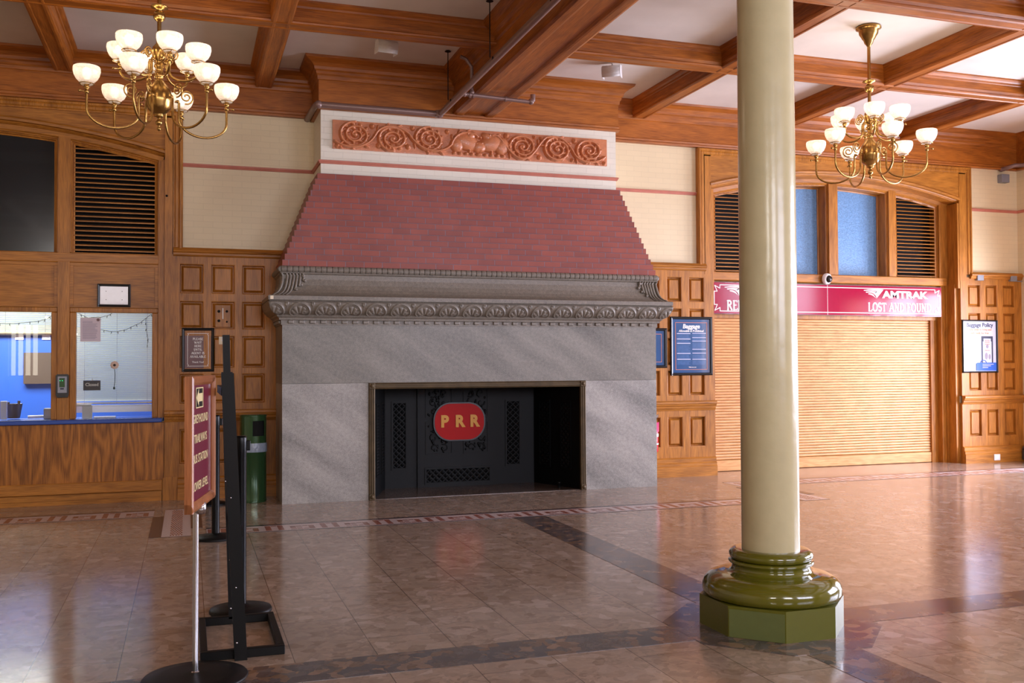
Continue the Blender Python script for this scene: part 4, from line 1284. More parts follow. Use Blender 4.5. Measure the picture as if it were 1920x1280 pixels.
    return X, Z, H
fz = MB(); X, Z, H = frieze_h(760, 78)
fz.grid(X, -H*1.7, Z)
fz.box(0, 3.24, 0.0005, .02, 0, .315)
o = fz.build('terracotta_frieze', M['terracotta'], fix=False); o.location = (1.485, CHY-.0215, 3.795)
tag(o, 'long terracotta relief panel of leafy scrolls set in the chimney breast', 'relief panel')

# ================================================================== column
co = empty('iron_column', (3.08, 4.71, 0), 'cream painted iron column on a glossy olive green base', 'column')
s = MB(); s.lathe([(.158, .33), (.157, 1.2), (.156, 2.4), (.154, 3.6), (.152, 4.10)], n=64); s.build('shaft', M['cream_gloss'], co)
s = MB()
K_ = .872
ZS = lambda z: .165+(z-.165)*.718
s.lathe([(r*K_, ZS(z)) for r, z in [(.395, .165), (.425, .18), (.432, .21), (.430, .25), (.418, .285), (.392, .315), (.352, .335), (.30, .345), (.262, .350), (.248, .362), (.243, .385), (.246, .405), (.262, .415), (.266, .425), (.262, .436), (.250, .440)]], n=72)
s.lathe([(.205, ZS(.436))]+[(.190+.038*cos(radians(-80+160*i/12)), ZS(.478)+.031*sin(radians(-80+160*i/12))) for i in range(13)]+[(.155, ZS(.520))], n=72)
s.build('moulded_base', M['olive'], co)
R8 = .394
P8 = [(R8*cos(radians(22.5+45*k_)), R8*sin(radians(22.5+45*k_))) for k_ in range(8)]
s = MB(); s.prism(P8, 'z', 0, .165)
P8b = [(p[0]*.99, p[1]*.99) for p in P8]
pl = s.build('octagonal_plinth', M['olive_plinth'], co)
# flat repainted panel on one face (facing the viewer) 
k0 = 5
a_, b_ = Vector(P8[k0-1]), Vector(P8[k0])
s = MB(); dn = ((a_+b_)/2).normalized()*.0025
for (p, q_) in ((a_+(b_-a_)*.02, b_-(b_-a_)*.02),):
    vs = [(p.x+dn.x, p.y+dn.y, .004), (q_.x+dn.x, q_.y+dn.y, .004), (q_.x+dn.x, q_.y+dn.y, .150), (p.x+dn.x, p.y+dn.y, .150),
          (p.x-dn.x, p.y-dn.y, .004), (q_.x-dn.x, q_.y-dn.y, .004), (q_.x-dn.x, q_.y-dn.y, .150), (p.x-dn.x, p.y-dn.y, .150)]
    s.add(vs, [(0,1,2,3), (7,6,5,4), (0,4,5,1), (1,5,6,2), (2,6,7,3), (3,7,4,0)])
tag(s.build('repainted_face', M['olive_patch'], pl), 'duller repainted face of the plinth')
s = MB(); s.lathe([(.152, 4.05), (.18, 4.07), (.18, 4.09), (.155, 4.11), (.18, 4.14), (.26, 4.17), (.28, 4.20)], n=48); s.box(-.29, .29, -.29, .29, 4.20, 4.262)
s.build('capital', M['cream_gloss'], co)

# ================================================================== chandeliers
def spiral(cx_, cz_, r0_, r1_, turns, a0, n=26):
    return [((r0_+(r1_-r0_)*i/n)*cos(a0+turns*2*pi*i/n)+cx_, (r0_+(r1_-r0_)*i/n)*sin(a0+turns*2*pi*i/n)+cz_) for i in range(n+1)]
def chandelier(loc, label, rot=0):
    """loc: ceiling point; local z is world z - CEIL"""
    c = empty('chandelier', loc, label, 'chandelier', 'brass gasolier chandeliers', rz=rot)
    Z0 = -CEIL
    q = MB(); q.lathe([(r*.80, z) for r, z in [(.115, 0), (.15, -.006), (.152, -.022), (.128, -.03), (.118, -.045), (.112, -.075), (.09, -.10), (.078, -.12), (.062, -.135), (.050, -.165), (.03, -.185), (.02, -.20), (.016, -.205)]], n=40)
    q.build('canopy', M['brass'], c)
    q = MB(); q.tube([(0, 0, -.19), (0, 0, Z0+3.98)], .016, 14); q.build('rod', M['brass'], c)
    q = MB(); q.lathe([(.016, 4.24+Z0), (.03, 4.235+Z0), (.062, 4.222+Z0), (.064, 4.212+Z0), (.03, 4.20+Z0), (.018, 4.19+Z0), (.022, 4.18+Z0)], n=32)
    q.ball((0, 0, 4.145+Z0), .045, 24); q.build('collar_and_ball', M['brass'], c)
    q = MB()
    bp2 = ([(.016, 4.02), (.024, 4.0), (.022, 3.96), (.030, 3.93), (.058, 3.90), (.066, 3.865), (.060, 3.82), (.036, 3.79), (.030, 3.775), (.044, 3.765), (.046, 3.75), (.030, 3.735), (.026, 3.71), (.034, 3.70), (.046, 3.69), (.040, 3.67), (.030, 3.655), (.05, 3.63), (.08, 3.60), (.104, 3.57), (.116, 3.53), (.119, 3.50), (.119, 3.485), (.113, 3.47), (.108, 3.44), (.094, 3.41), (.070, 3.385), (.042, 3.37), (.038, 3.36), (.044, 3.352), (.030, 3.342), (.014, 3.335), (.012, 3.325), (.026, 3.315), (.032, 3.295), (.026, 3.276), (.012, 3.266), (.010, 3.255), (.018, 3.245), (.019, 3.235), (.010, 3.222), (.0001, 3.216)])
    q.lathe([(max(r*.84, .0001), z if z > 3.48 else 3.48-(3.48-z)*.86) for r, z in bp2], (0, 0, Z0), 40)
    q.build('baluster_body', M['brass'], c)
    def arm(zs, R_, body_z, body_r, drop, scale, ang, under=.23):
        """S-curved gas arm in the radial plane ending under a shade"""
        a = empty_child('arm', c, ang)
        P = lambda u, z: (u, 0, z+Z0)
        pts = [P(body_r, body_z)]
        # quarter loops: leave body, dive, sweep out and rise to the cup
        k_ = 16
        cx_ = (R_+body_r+.03)/2; rx = (R_-body_r-.03)/2; zb = zs-under+.03
        pts += [P(body_r+.03, body_z-.01)]
        for i in range(k_+1):
            t = pi+pi*i/k_
            pts.append(P(cx_+rx*cos(t), zb-.03+drop*sin(t)))
        pts += [P(R_, zs-min(.12, under-.005)), P(R_, zs-.085)]
        m_ = MB(); m_.tube(pts, .0095, 10)
        # scroll ornament near the body
        sp_ = spiral(body_r+.075*scale, body_z+.045, .050*scale, .010, 1.8, -pi/2-.2)
        m_.tube([P(u, z) for u, z in sp_], [.006]*len(sp_), 8)
        m_.ball(P(body_r+.02, body_z), .014, 12)
        # valve with its thumb key and the gallery ring
        m_.lathe([(.009, -.125), (.016, -.12), (.016, -.10), (.010, -.095), (.018, -.085), (.022, -.075), (.018, -.068), (.016, -.03), (.020, -.025)], P(R_, zs), 14)
        m_.tube([P(R_, zs-.108), (R_+.045, .0, zs-.108+Z0)], .004, 6)
        m_.ball((R_+.05, 0, zs-.108+Z0), .011, 8)
        n_ = 20; rr = .052
        ring = [(R_+rr*cos(2*pi*i/n_), rr*sin(2*pi*i/n_), zs-.052+Z0) for i in range(n_+1)]
        m_.tube(ring, .0035, 6, cap=False)
        for k2 in range(3):
            an = 2*pi*k2/3
            m_.tube([P(R_, zs-.066), (R_+rr*cos(an), rr*sin(an), zs-.052+Z0)], .003, 6)
        m_.build('gas_arm', M['brass'], a)
        g = MB()
        pr = [(.040, -.058), (.047, -.048), (.054, -.038), (.076, -.016), (.090, .012), (.097, .042), (.096, .064), (.093, .074), (.090, .076)]
        inner = [(r-.003, z+.001) for r, z in pr[::-1]]
        g.lathe([(r, z) for r, z in pr]+inner[1:], P(R_, zs), 36)
        g.build('glass_shade', M['shade'], a, fix=False)
        bb = MB(); bb.lathe([(.0001, -.035), (.014, -.03), (.018, -.01), (.030, .015), (.034, .035), (.028, .055), (.014, .066), (.0001, .070)], P(R_, zs), 18)
        bb.build('bulb', M['bulb'], a)
    def empty_child(name, par, ang):
        e = bpy.data.objects.new(name, None); e.empty_display_size = .05
        COL.objects.link(e); e.parent = par; e.rotation_euler = (0, 0, ang)
        return e
    return c, arm
def full(loc, label, alow, aup, rl=.515, ru=.295, zl=3.60, zu=3.845):
    c, arm = chandelier(loc, label)
    for k_ in range(6): arm(zl, rl, 3.50, .118, .13, 1.15, radians(alow+60*k_))
    for k_ in range(6): arm(zu, ru, 3.80, .045, .075, .8, radians(aup+60*k_), under=.125)
    for (r_, z_, a0_) in ((rl, zl, alow), (ru, zu, aup)):
        for k_ in range(6):
            l = bpy.data.lights.new('shade_lamp', 'POINT'); l.energy = LAMP_W; l.color = (1.0, 0.80, 0.58); l.shadow_soft_size = .04
            lo = bpy.data.objects.new('shade_lamp', l)
            an = radians(a0_+60*k_)
            lo.location = (r_*cos(an), r_*sin(an), z_+.092-CEIL); COL.objects.link(lo); lo.parent = c
    return c
LAMP_W = 1.5
full((-.215, 7.93, CEIL), 'brass twelve-light chandelier hanging before the ticket windows, larger in view', 12, 46)
full((6.37, 7.935, CEIL), 'brass twelve-light chandelier hanging right of the cream column', 14, 0)
# ================================================================== roller shutter and its sign
rs_ = empty('roller_shutter', (8.42, 11.5, 0), 'closed pale oak roller shutter under the long red sign', 'shutter')
m_ = MB(); pr = []
ns = 52; z0, z1 = .15, 2.12
for i in range(ns):
    a = z0+(z1-z0)*i/ns; h = (z1-z0)/ns
    pr += [(11.522, a), (11.503, a+.005), (11.500, a+h*.5), (11.503, a+h-.003)]
pr += [(11.512, z1), (11.53, z1), (11.53, z0)]
m_.prism(pr, 'x', 6.60, 10.235)
o = m_.build('slat_curtain', M['shutter'], rs_); o.location = (-8.42, -11.5, 0)
m_ = MB(); m_.box(6.60, 10.235, 11.485, 11.53, 0.004, .147, .006)
o = m_.build('bottom_bar', M['shutter'], rs_); o.location = (-8.42, -11.5, 0)

def swoosh(mb, ox, oz, w_, h_, y):
    """three tapering curved rails"""
    def seg(p0, c0, p1, q1, c1, q0, n=12):
        A = [((1-t)**2*p0[0]+2*t*(1-t)*c0[0]+t*t*p1[0], (1-t)**2*p0[1]+2*t*(1-t)*c0[1]+t*t*p1[1]) for t in [i/n for i in range(n+1)]]
        B = [((1-t)**2*q0[0]+2*t*(1-t)*c1[0]+t*t*q1[0], (1-t)**2*q0[1]+2*t*(1-t)*c1[1]+t*t*q1[1]) for t in [i/n for i in range(n+1)]]
        for i in range(n):
            P = [A[i], A[i+1], B[i+1], B[i]]
            vs = [(ox+p[0]*w_, y, oz+p[1]*h_) for p in P]
            mb.add(vs, [(0, 1, 2, 3)])
    seg((0, .86), (.45, 1.10), (1.0, .96), (.72, .78), (.40, .92), (.03, .80))
    seg((.10, .70), (.40, .86), (.70, .72), (.52, .50), (.36, .68), (.14, .60))
    seg((.22, .50), (.34, .60), (.48, .42), (.62, .0), (.44, .38), (.26, .42))
    seg((.60, .72), (.72, .86), (.98, .94), (.64, 0), (.62, .35), (.50, .48))

sg = empty('station_sign', (8.43, 11.34, 2.32), 'long glossy crimson sign reading AMTRAK LOST AND FOUND over the roller shutter', 'sign')
SX0, SX1, SZ0, SZ1, SY = 6.56, 10.30, 2.105, 2.515, 11.335
def sb(mb, name, mat):
    o = mb.build(name, mat, sg, fix=False); o.location = (-8.43, -11.34, -2.32); return o
m_ = MB(); m_.box(SX0, SX1, SY, SY+.012, SZ0, SZ1, .003); sb(m_, 'acrylic_panel', M['crimson'])
m_ = MB(); m_.box(SX0-.004, SX1+.004, SY+.012, SY+.03, SZ0-.008, SZ1+.008); sb(m_, 'backing', M['maroon_deep'])
m_ = MB(); yb = SY-.0015; i_ = .032; t_ = .010
def line(mb, pts, w_, y):
    for a, b_ in zip(pts[:-1], pts[1:]):
        stroke(mb, [a, b_], w_, y, .002, 0, 0, 1.0, 1.0)
x0_, x1_, z0_, z1_ = SX0+i_, SX1-i_, SZ0+i_, SZ1-i_
n_ = .075
n_ = .085; g_ = .045
line(m_, [(x0_, z0_+n_), (x0_, z1_-n_)], t_, yb); line(m_, [(x1_, z0_+n_), (x1_, z1_-n_)], t_, yb); line(m_, [(x0_+n_, z1_), (x1_-n_, z1_)], t_, yb); line(m_, [(x0_+n_, z0_), (x1_-n_, z0_)], t_, yb)
for sx_, xe_ in ((1, x0_), (-1, x1_)):
    for sz_, ze_ in ((1, z0_), (-1, z1_)):
        line(m_, [(xe_, ze_+sz_*n_), (xe_+sx_*g_, ze_+sz_*n_*1.0), (xe_+sx_*.008, ze_+sz_*.008), (xe_+sx_*n_, ze_+sz_*g_), (xe_+sx_*n_, ze_)], t_, yb)
for k_ in (8.36,): m_.box(k_, k_+.004, SY-.0015, SY, SZ0, SZ1)
sb(m_, 'border_line', M['sign_white'])
for x_ in (6.745, 8.955): m_ = MB(); swoosh(m_, x_, 2.345, .34, .127, yb-.002); sb(m_, 'rail_emblem', M['sign_white'])
m_ = MB(); serif_text(m_, 'RED', 0, 2.215, .125, yb, xs=.95, left=6.78); sb(m_, 'serif_lettering', M['sign_white']); m_ = MB(); serif_text(m_, 'LOST AND FOUND', 9.575, 2.222, .118, yb, xs=.93); sb(m_, 'serif_lettering', M['sign_white'])
text_mesh('wide_lettering', 'AMTRAK', .135, M['sign_white'], sg, (9.66-8.43, yb-.002-11.34, 2.395-2.32), bold=.006, xs=1.42, depth=.001)
text_mesh('wide_lettering', 'AMTRAK', .135, M['sign_white'], sg, (7.46-8.43, yb-.002-11.34, 2.395-2.32), bold=.006, xs=1.42, depth=.001)

# ================================================================== ticket counter
tcn = empty('ticket_counter', (-2.2, 11.3, 0), 'oak fronted ticket counter with a blue top under the ticket windows', 'counter')
def tb(mb, name, mat):
    o = mb.build(name, mat, tcn); o.location = (2.2, -11.3, 0); return o
m_ = MB(); m_.box(-5.9, -.256, 11.085, 11.20, .235, .25); m_.box(-5.9, -.243, 11.085, 11.20, .25, .845); tb(m_, 'front_panel', M['oak_ply'])
m_ = MB(); m_.box(-5.9, -.257, 11.07, 11.2, .12, .235, .006); tb(m_, 'kick_rail', M['oak_x'])
m_ = MB(); m_.box(-5.9, -.262, 11.13, 11.2, .05, .118); m_.box(-5.9, -.262, 11.15, 11.2, 0, .05); tb(m_, 'toe_board', M['oak_x'])
m_ = MB(); m_.box(-5.9, -.262, 11.03, 11.20, .848, .892, .008); m_.box(-5.9, -.262, 11.2, 11.75, .848, .885, .004); tb(m_, 'counter_top', M['blue_counter'])

# ---- inside the office
for (x0_, x1_, z0_, nm, lab) in ((-1.16, -.30, 1.04, 'window_blind', 'pale venetian blind almost fully lowered behind the right ticket window'),
                                 (-2.35, -1.29, 1.78, 'window_blind', 'raised pale venetian blind at the top of the left ticket window')):
    b = empty(nm, ((x0_+x1_)/2, 11.40, z0_), lab, 'blind', 'office venetian blinds')
    m_ = MB(); z = z0_+.03; hw = (x1_-x0_)/2
    while z < 2.05:
        zz = z-z0_
        m_.prism([(-.010, zz), (.008, zz+.020), (.009, zz+.021), (-.009, zz+.0012)], 'x', -hw, hw)
        z += .0225
    m_.build('slats', M['blind'], b, fix=False)
    m_ = MB(); m_.box(-hw, hw, -.012, .012, 0, .018); m_.build('bottom_bar', M['white_plastic'], b)
    m_ = MB(); 
    for f in (-.75, 0, .72): m_.box(hw*f-.0012, hw*f+.0012, -.0125, -.0115, 0, 2.05-z0_)
    m_.build('ladder_cord', M['grey_ink'], b)
m_ = MB(); m_.box(-1.16, -.30, 11.60, 11.63, .94, 1.02); tag(m_.build('office_ledge', M['white_plastic']), 'white ledge below the lowered blind inside the office', 'ledge')
m_ = MB(); m_.box(-2.9, -1.2, 14.12, 14.2, 1.86, 1.98); tag(m_.build('wall_fascia', M['beige']), 'beige fascia on the blue office wall', kind='structure')
m_ = MB(); m_.box(-2.04, -1.62, 14.12, 14.19, 1.22, 1.63); tag(m_.build('notice_board', M['dark_wood']), 'dark brown board on the blue office wall', 'board')
for i, (x, lab) in enumerate(((-2.50, 'white paper notice on the blue office wall, left of the pair'), (-2.10, 'white paper notice on the blue office wall, middle'), (-1.78, 'white paper notice on the blue office wall above the brown board'))):
    m_ = MB(); m_.box(x-.05, x+.05, 14.185, 14.195, 1.80, 1.93); tag(m_.build('wall_notice', M['white_paper']), lab, 'notice', 'papers on the blue office wall')
# desk clutter
m_ = MB(); m_.lathe([(.06, 0), (.062, .01), (.085, .15), (.088, .155), (.080, .155), (.058, .012)], (-1.77, 11.62, .894), 24)
m_.tube([(-1.81, 11.61, .92), (-1.82, 11.60, 1.07)], .012, 8); m_.tube([(-1.73, 11.62, .92), (-1.72, 11.62, 1.08)], .014, 8)
tag(m_.build('pen_pot', M['dark_wood']), 'dark wire pen pot on the blue counter behind the left window', 'pen pot')
m_ = MB(); m_.box(-1.86, -1.80, 11.36, 11.42, .892, 1.085, .004); tag(m_.build('paper_stack', M['white_paper']), 'upright white box at the left edge of the blue counter', 'box')
m_ = MB(); m_.tube([(-1.62, 11.52, .908), (-1.42, 11.55, .910)], .016, 10); m_.box(-1.44, -1.40, 11.53, 11.57, .886, .93, .004)
tag(m_.build('paper_roll', M['white_paper']), 'small white paper roll lying on the blue counter', 'paper roll')
m_ = MB(); m_.box(-1.455, -1.36, 11.42, 11.52, .886, 1.0, .005); tag(m_.build('card_holder', M['grey_box']), 'grey slotted card holder at the right of the left ticket window', 'holder')
m_ = MB(); m_.box(-1.07, -.97, 11.34, 11.36, .886, 1.025, .002); m_.box(-1.16, -.98, 11.33, 11.37, 1.02, 1.04, .003)
tag(m_.build('receipt_printer', M['white_plastic']), 'white upright card stand behind the right ticket window', 'stand')
m_ = MB(); m_.box(-.96, -.74, 11.36, 11.44, .886, .905, .002); tag(m_.build('paper_sheet', M['white_paper']), 'loose white papers lying on the blue counter behind the blind', 'papers')

def wall_card(name, x0_, x1_, z0_, z1_, y, mat, label, cat, fr=None, ft=.02, fd=.02, group=None):
    """a flat framed or plain print facing the hall; returns its empty and the front Y"""
    e = empty(name, ((x0_+x1_)/2, y, (z0_+z1_)/2), label, cat, group)
    hw, hh = (x1_-x0_)/2, (z1_-z0_)/2
    q = MB()
    if fr is not None:
        q.sweep_xz([(-hw, -hh), (-hw, hh), (hw, hh), (hw, -hh), (-hw, -hh)], [(0, 0), (0, -fd*.7), (-ft*.3, -fd), (-ft*.8, -fd*.8), (-ft, -fd*.4), (-ft, 0)])
        q.build('frame', fr, e)
        ins = ft*.9
    else: ins = 0
    q = MB(); q.box(-hw+ins, hw-ins, -.006, -.001, -hh+ins, hh-ins); q.build('sheet', mat, e)
    return e, hw, hh, -.0065
# papers and signs hung in or on the office glass
GY = 11.272
e, hw, hh, yy = wall_card('paper_notice', -1.085, -.885, 1.71, 1.965, GY-.003, M['paper'], 'pinkish printed notice taped inside the right ticket window', 'notice')
q = MB()
for i in range(15): q.box(-.078, .078-rng.uniform(0, .04) if i > 1 else .02, yy-.001, yy, .085-i*.013, .089-i*.013)
q.build('print_lines', M['grey_ink'], e)
q = MB(); q.lathe([(.016, 0), (.016, .001)], (0, 0, 0), 20); o = q.build('round_stamp', M['maroon_deep'], e); o.rotation_euler = (radians(90), 0, 0); o.location = (.075, yy, .105)
e, hw, hh, yy = wall_card('closed_sign', -1.055, -.885, 1.19, 1.295, GY+.02, M['navy'], 'small navy card reading Closed hanging in the right ticket window', 'sign')
text_mesh('lettering', 'Closed', .046, M['sign_white'], e, (0, yy-.001, .008), bold=.0012)
q = MB(); q.tube([(0, yy+.004, .05), (.0, yy+.004, .085)], .002, 6); q.tube([(.0, yy+.004, .05), (.008, yy+.002, .066)], .004, 6); q.build('hook', M['sign_white'], e)
m_ = MB(); m_.lathe([(.044, 0), (.044, .010), (.034, .014), (.016, .015)], (0, 0, 0), 8, smooth=False)
e = empty('speaker_port', (-.745, GY+.004, 1.458), 'round tan talk-through disc with a hanging cable on the right ticket window', 'speaker')
o = m_.build('disc', M['tan_disc'], e); o.rotation_euler = (radians(90), 0, 0)
q = MB(); q.lathe([(.014, 0), (.014, .018), (.0001, .019)], (0, 0, 0), 12); o = q.build('centre_grille', M['dark_wood'], e); o.rotation_euler = (radians(90), 0, 0)
q = MB(); q.tube([(0, -.004, -.045), (.004, -.004, -.10), (.002, -.004, -.18), (-.004, -.004, -.235)], .0035, 8); q.box(-.014, .006, -.01, .004, -.26, -.235); q.build('cable', M['wire'], e)
# string of fairy lights
def light_string(pts, label, knots=1.0):
    e = empty('string_lights', pts[0], label, 'string lights', 'unlit fairy lights in the ticket windows')
    b0 = Vector(pts[0]); P = []
    for i in range(len(pts)-1):
        for k_ in range(6):
            t = k_/6; a, b_ = Vector(pts[i]), Vector(pts[i+1])
            P.append(a.lerp(b_, t)-b0+Vector((0, rng.uniform(-.003, .003), rng.uniform(-.0025, .0025))))
    P.append(Vector(pts[-1])-b0)
    q = MB(); q.tube(P, .0025, 6); q.build('wire', M['wire'], e)
    q = MB()
    for i in range(3, len(P), 5):
        q.tube([P[i], P[i]+Vector((rng.uniform(-.008, .008), -.002, -.014)), P[i]+Vector((rng.uniform(-.01, .01), -.002, -.028))], [.0045, .004, .001], 6)
    q.build('lamps', M['wire'], e)
YS = 11.33
light_string([(-1.11, YS, 2.01), (-1.06, YS, 1.99), (-1.02, YS, 1.965), (-.96, YS, 1.975), (-.88, YS, 1.975), (-.80, YS, 2.00), (-.78, YS, 2.018)], 'short fairy light wire along the top of the right ticket window')
light_string([(-.98, YS, 1.90), (-.88, YS, 1.84), (-.80, YS, 1.82), (-.72, YS, 1.82), (-.64, YS, 1.84), (-.56, YS, 1.885), (-.50, YS, 1.91), (-.44, YS, 1.965), (-.38, YS, 2.01)], 'fairy light wire sagging across the right ticket window')
light_string([(-.435, YS-.012, 1.955), (-.43, YS-.012, 1.88), (-.425, YS-.012, 1.80), (-.41, YS-.012, 1.74), (-.42, YS-.012, 1.66)], 'tangle of fairy light wire hanging down the right side of the blind')
light_string([(-1.92, YS, 1.90), (-1.8, YS, 1.895), (-1.7, YS, 1.90), (-1.58, YS, 1.915), (-1.48, YS, 1.93), (-1.42, YS, 1.95), (-1.36, YS, 1.99)], 'fairy light wire across the left ticket window')
for x, z in ((-1.42, 1.965), (-1.13, 1.79)):
    q = MB(); q.ball((0, 0, 0), .014, 12); o = q.build('glowing_bulb', M['bulb_small'] if 'bulb_small' in M else M['bulb'], None); o.location = (x, 11.32, z)
    tag(o, 'lit fairy bulb at the top of the left ticket window' if x < -1.3 else 'lit fairy bulb at the left edge of the right ticket window', 'light bulb')

# ---- framed prints on the oak
e, hw, hh, yy = wall_card('picture_frame', -.915, -.585, 2.08, 2.325, YRL-.001, M['white_paper'], 'black framed blank white sheet above the right ticket window', 'picture frame', M['black_frame'], .026, .018)
q = MB()
for a in (-.08, .08):
    for c in (-.045, .045): q.ball((a, yy, c), .004, 8)
q.build('pin', M['black_metal'], e)
e, hw, hh, yy = wall_card('waiting_sign', -.062, .274, 1.382, 1.86, 11.175, M['maroon_deep'], 'black framed maroon sign PLEASE WAIT HERE UNTIL AGENT IS AVAILABLE on the panelling', 'sign', M['black_frame'], .03, .022)
q = MB(); h1 = .034
for i, ln in enumerate(('PLEASE', 'WAIT', 'HERE', 'UNTIL', 'AGENT IS', 'AVAILABLE')):
    serif_text(q, ln, 0, .118-i*.0385, .024, yy, xs=1.08, thick=.2, thin=.12, th=.001, sp=.07)
bx_, bz_ = .108, .178
line(q, [(-bx_+.02, bz_), (bx_-.02, bz_)], .005, yy); line(q, [(-bx_+.02, -bz_), (bx_-.02, -bz_)], .005, yy)
line(q, [(-bx_, bz_-.02), (-bx_, -bz_+.02)], .005, yy); line(q, [(bx_, bz_-.02), (bx_, -bz_+.02)], .005, yy)
for sx in (-1, 1):
    for sz in (-1, 1):
        line(q, [(sx*(bx_-.02), sz*bz_), (sx*(bx_+.002), sz*bz_), (sx*(bx_-.012), sz*(bz_-.012)), (sx*(bx_+.004), sz*(bz_-.022)), (sx*bx_, sz*(bz_-.02))], .004, yy)
q.build('lettering', M['sign_white'], e)
text_mesh('small_lettering', 'Thank You!', .026, M['sign_white'], e, (0, yy-.001, -.135), bold=.0005)
# blue prohibited items poster right of the fireplace
def blue_poster(x0_, x1_, z0_, z1_, label, full_=True):
    e, hw, hh, yy = wall_card('framed_poster', x0_, x1_, z0_, z1_, 11.172, M['poster_blue'], label, 'poster', M['black_frame'], .034, .028)
    q = MB(); a, b_ = hw-.075, hh-.075
    line(q, [(-a, -b_), (-a, b_), (a, b_), (a, -b_), (-a, -b_)], .005, yy); q.build('border_line', M['orange_line'], e)
    if full_:
        text_mesh('title', 'Baggage', .078, M['sign_white'], e, (0, yy-.002, b_-.05), bold=.0022, shear=.12)
        text_mesh('subtitle', 'Allowable & Prohibited', .038, M['sign_white'], e, (0, yy-.002, b_-.108), bold=.001, shear=.12)
        q = MB()
        for z in (.155, .085, .03, -.10, -.175): q.box(-a+.02, -.012, yy-.002, yy, z, z+.010)
        for z in (.16, .105, .06, -.045, -.095, -.175): q.box(.015, a-.015, yy-.002, yy, z, z+.008)
        q.build('heading_bars', M['poster_white'], e)
        q = MB()
        for (xa, xb, za_, zb) in ((-a+.02, -.012, .10, .15), (-a+.02, -.012, .04, .08), (-a+.02, -.012, -.085, .02), (-a+.02, -.012, -.165, -.11), (-a+.02, -.012, -.235, -.185),
                                  (.015, a-.015, .115, .155), (.015, a-.015, .07, .10), (.015, a-.015, -.035, .05), (.015, a-.015, -.165, -.11), (.015, a-.015, -.235, -.185)):
            z = zb-.006
            while z > za_: q.box(xa, xb-rng.uniform(0, .03), yy-.0015, yy, z-.004, z); z -= .0105
        q.build('text_lines', M['poster_mid'], e)
        q = MB(); swoosh(q, -.045, -b_+.022, .03, .014, yy-.002); q.build('rail_emblem', M['sign_white'], e)
        text_mesh('small_lettering', 'AMTRAK.COM', .014, M['sign_white'], e, (.022, yy-.002, -b_+.028), bold=.0003)
    return e
blue_poster(5.852, 6.455, 1.292, 2.045, 'framed blue Baggage Allowable and Prohibited poster between fireplace and shutter')
blue_poster(5.35, 5.80, 1.39, 1.895, 'blue poster in a black frame mostly hidden behind the fireplace edge', False)
# white baggage policy poster
e, hw, hh, yy = wall_card('framed_poster', 10.495, 11.135, 1.29, 2.05, 11.172, M['poster_white'], 'framed white Baggage Policy poster on the panelling right of the shutter', 'poster', M['black_frame'], .022, .028)
text_mesh('title', 'Baggage Policy', .082, M['navy'], e, (.005, yy-.001, hh-.075), bold=.0018)
q = MB()
text_mesh('subtitle', 'Know what to bring and', .044, M['orange_text'], e, (0, yy-.001, hh-.14), bold=.0008)
text_mesh('subtitle', 'pack easily for free', .044, M['orange_text'], e, (0, yy-.001, hh-.19), bold=.0008)
q = MB(); z = .14
while z > -.26:
    q.box(-.24, -.05-rng.uniform(0, .05), yy-.001, yy, z-.004, z); z -= .02 if rng.uniform() > .2 else .035
q.build('text_lines', M['grey_ink'], e)
q = MB(); q.box(.03, .24, yy-.001, yy, .07, .145); q.box(.03, .055, yy-.001, yy, -.24, .07); q.box(.215, .24, yy-.001, yy, -.24, .07); q.build('suitcase_drawing', M['navy'], e)
q = MB(); q.box(.07, .20, yy-.003, yy-.001, -.24, .112); q.build('suitcase_face', M['poster_white'], e)
q = MB()
for x, z, a, b_ in ((.135, .0, .022, .03), (.115, -.14, .026, .05), (.175, -.15, .02, .04)): q.prism([(x+a*cos(t*pi/6), z+b_*sin(t*pi/6)) for t in range(12)], 'y', yy-.005, yy-.003)
q.build('bag_icons', M['grey_ink'], e)
for z in (.085, .06, .03, -.06): text_mesh('small_lettering', 'FREE BAGS', .018, M['orange_text'], e, (.135, yy-.005, z))
q = MB(); q.prism([(-.07, -hh+.03), (hw-.025, -hh+.03), (hw-.025, -.235), (-.05, -.235), (-.07, -.25)], 'y', yy-.007, yy-.004); q.tube([(.06+.05*cos(t*pi/8), yy-.006, -.235+.035*sin(t*pi/8)) for t in range(9)], .005, 6); q.build('blue_case', M['poster_royal'], e)
q = MB()
for i in range(3): q.box(.04, .24-.05*i, yy-.009, yy-.007, -.262-i*.024, -.254-i*.024)
q.build('pale_lines', M['poster_white'], e)

# ---- fittings on the panelling
e = empty('hand_sanitiser', (-1.245, YRL-.022, 1.24), 'black and silver hand sanitiser dispenser between the ticket windows', 'dispenser')
q = MB(); q.prism([(-.062, -.09), (-.05, -.118), (.05, -.118), (.062, -.09), (.062, .11), (.05, .125), (-.05, .125), (-.062, .11)], 'y', -.05, .002); q.build('case', M['black_frame'], e)
q = MB(); q.box(-.045, .045, -.062, -.05, -.072, .105, .004); q.build('silver_face', M['grey_box'], e)
q = MB(); q.box(-.026, .026, -.066, -.062, -.01, .085, .003); q.build('window', M['can_green'], e)
q = MB(); q.box(.0, .006, -.068, -.066, .055, .061); q.box(-.022, -.016, -.068, -.066, .055, .061); q.build('indicator', M['lamp_green'], e)
q = MB(); q.box(-.018, .018, -.066, -.062, -.034, -.02, .002); q.build('badge', M['navy'], e)
e = empty('switch_plate', (.366, 11.185, 1.735), 'ivory light switch plate on the oak panelling', 'switch')
q = MB(); q.box(-.043, .043, -.008, .02, -.055, .055, .004); q.build('plate', M['tag_cream'], e)
for z in (-.01, .018): 
    q = MB(); q.box(-.014, .014, -.014, -.008, z-.010, z+.010, .002); q.build('toggle', M['sign_white'], e)
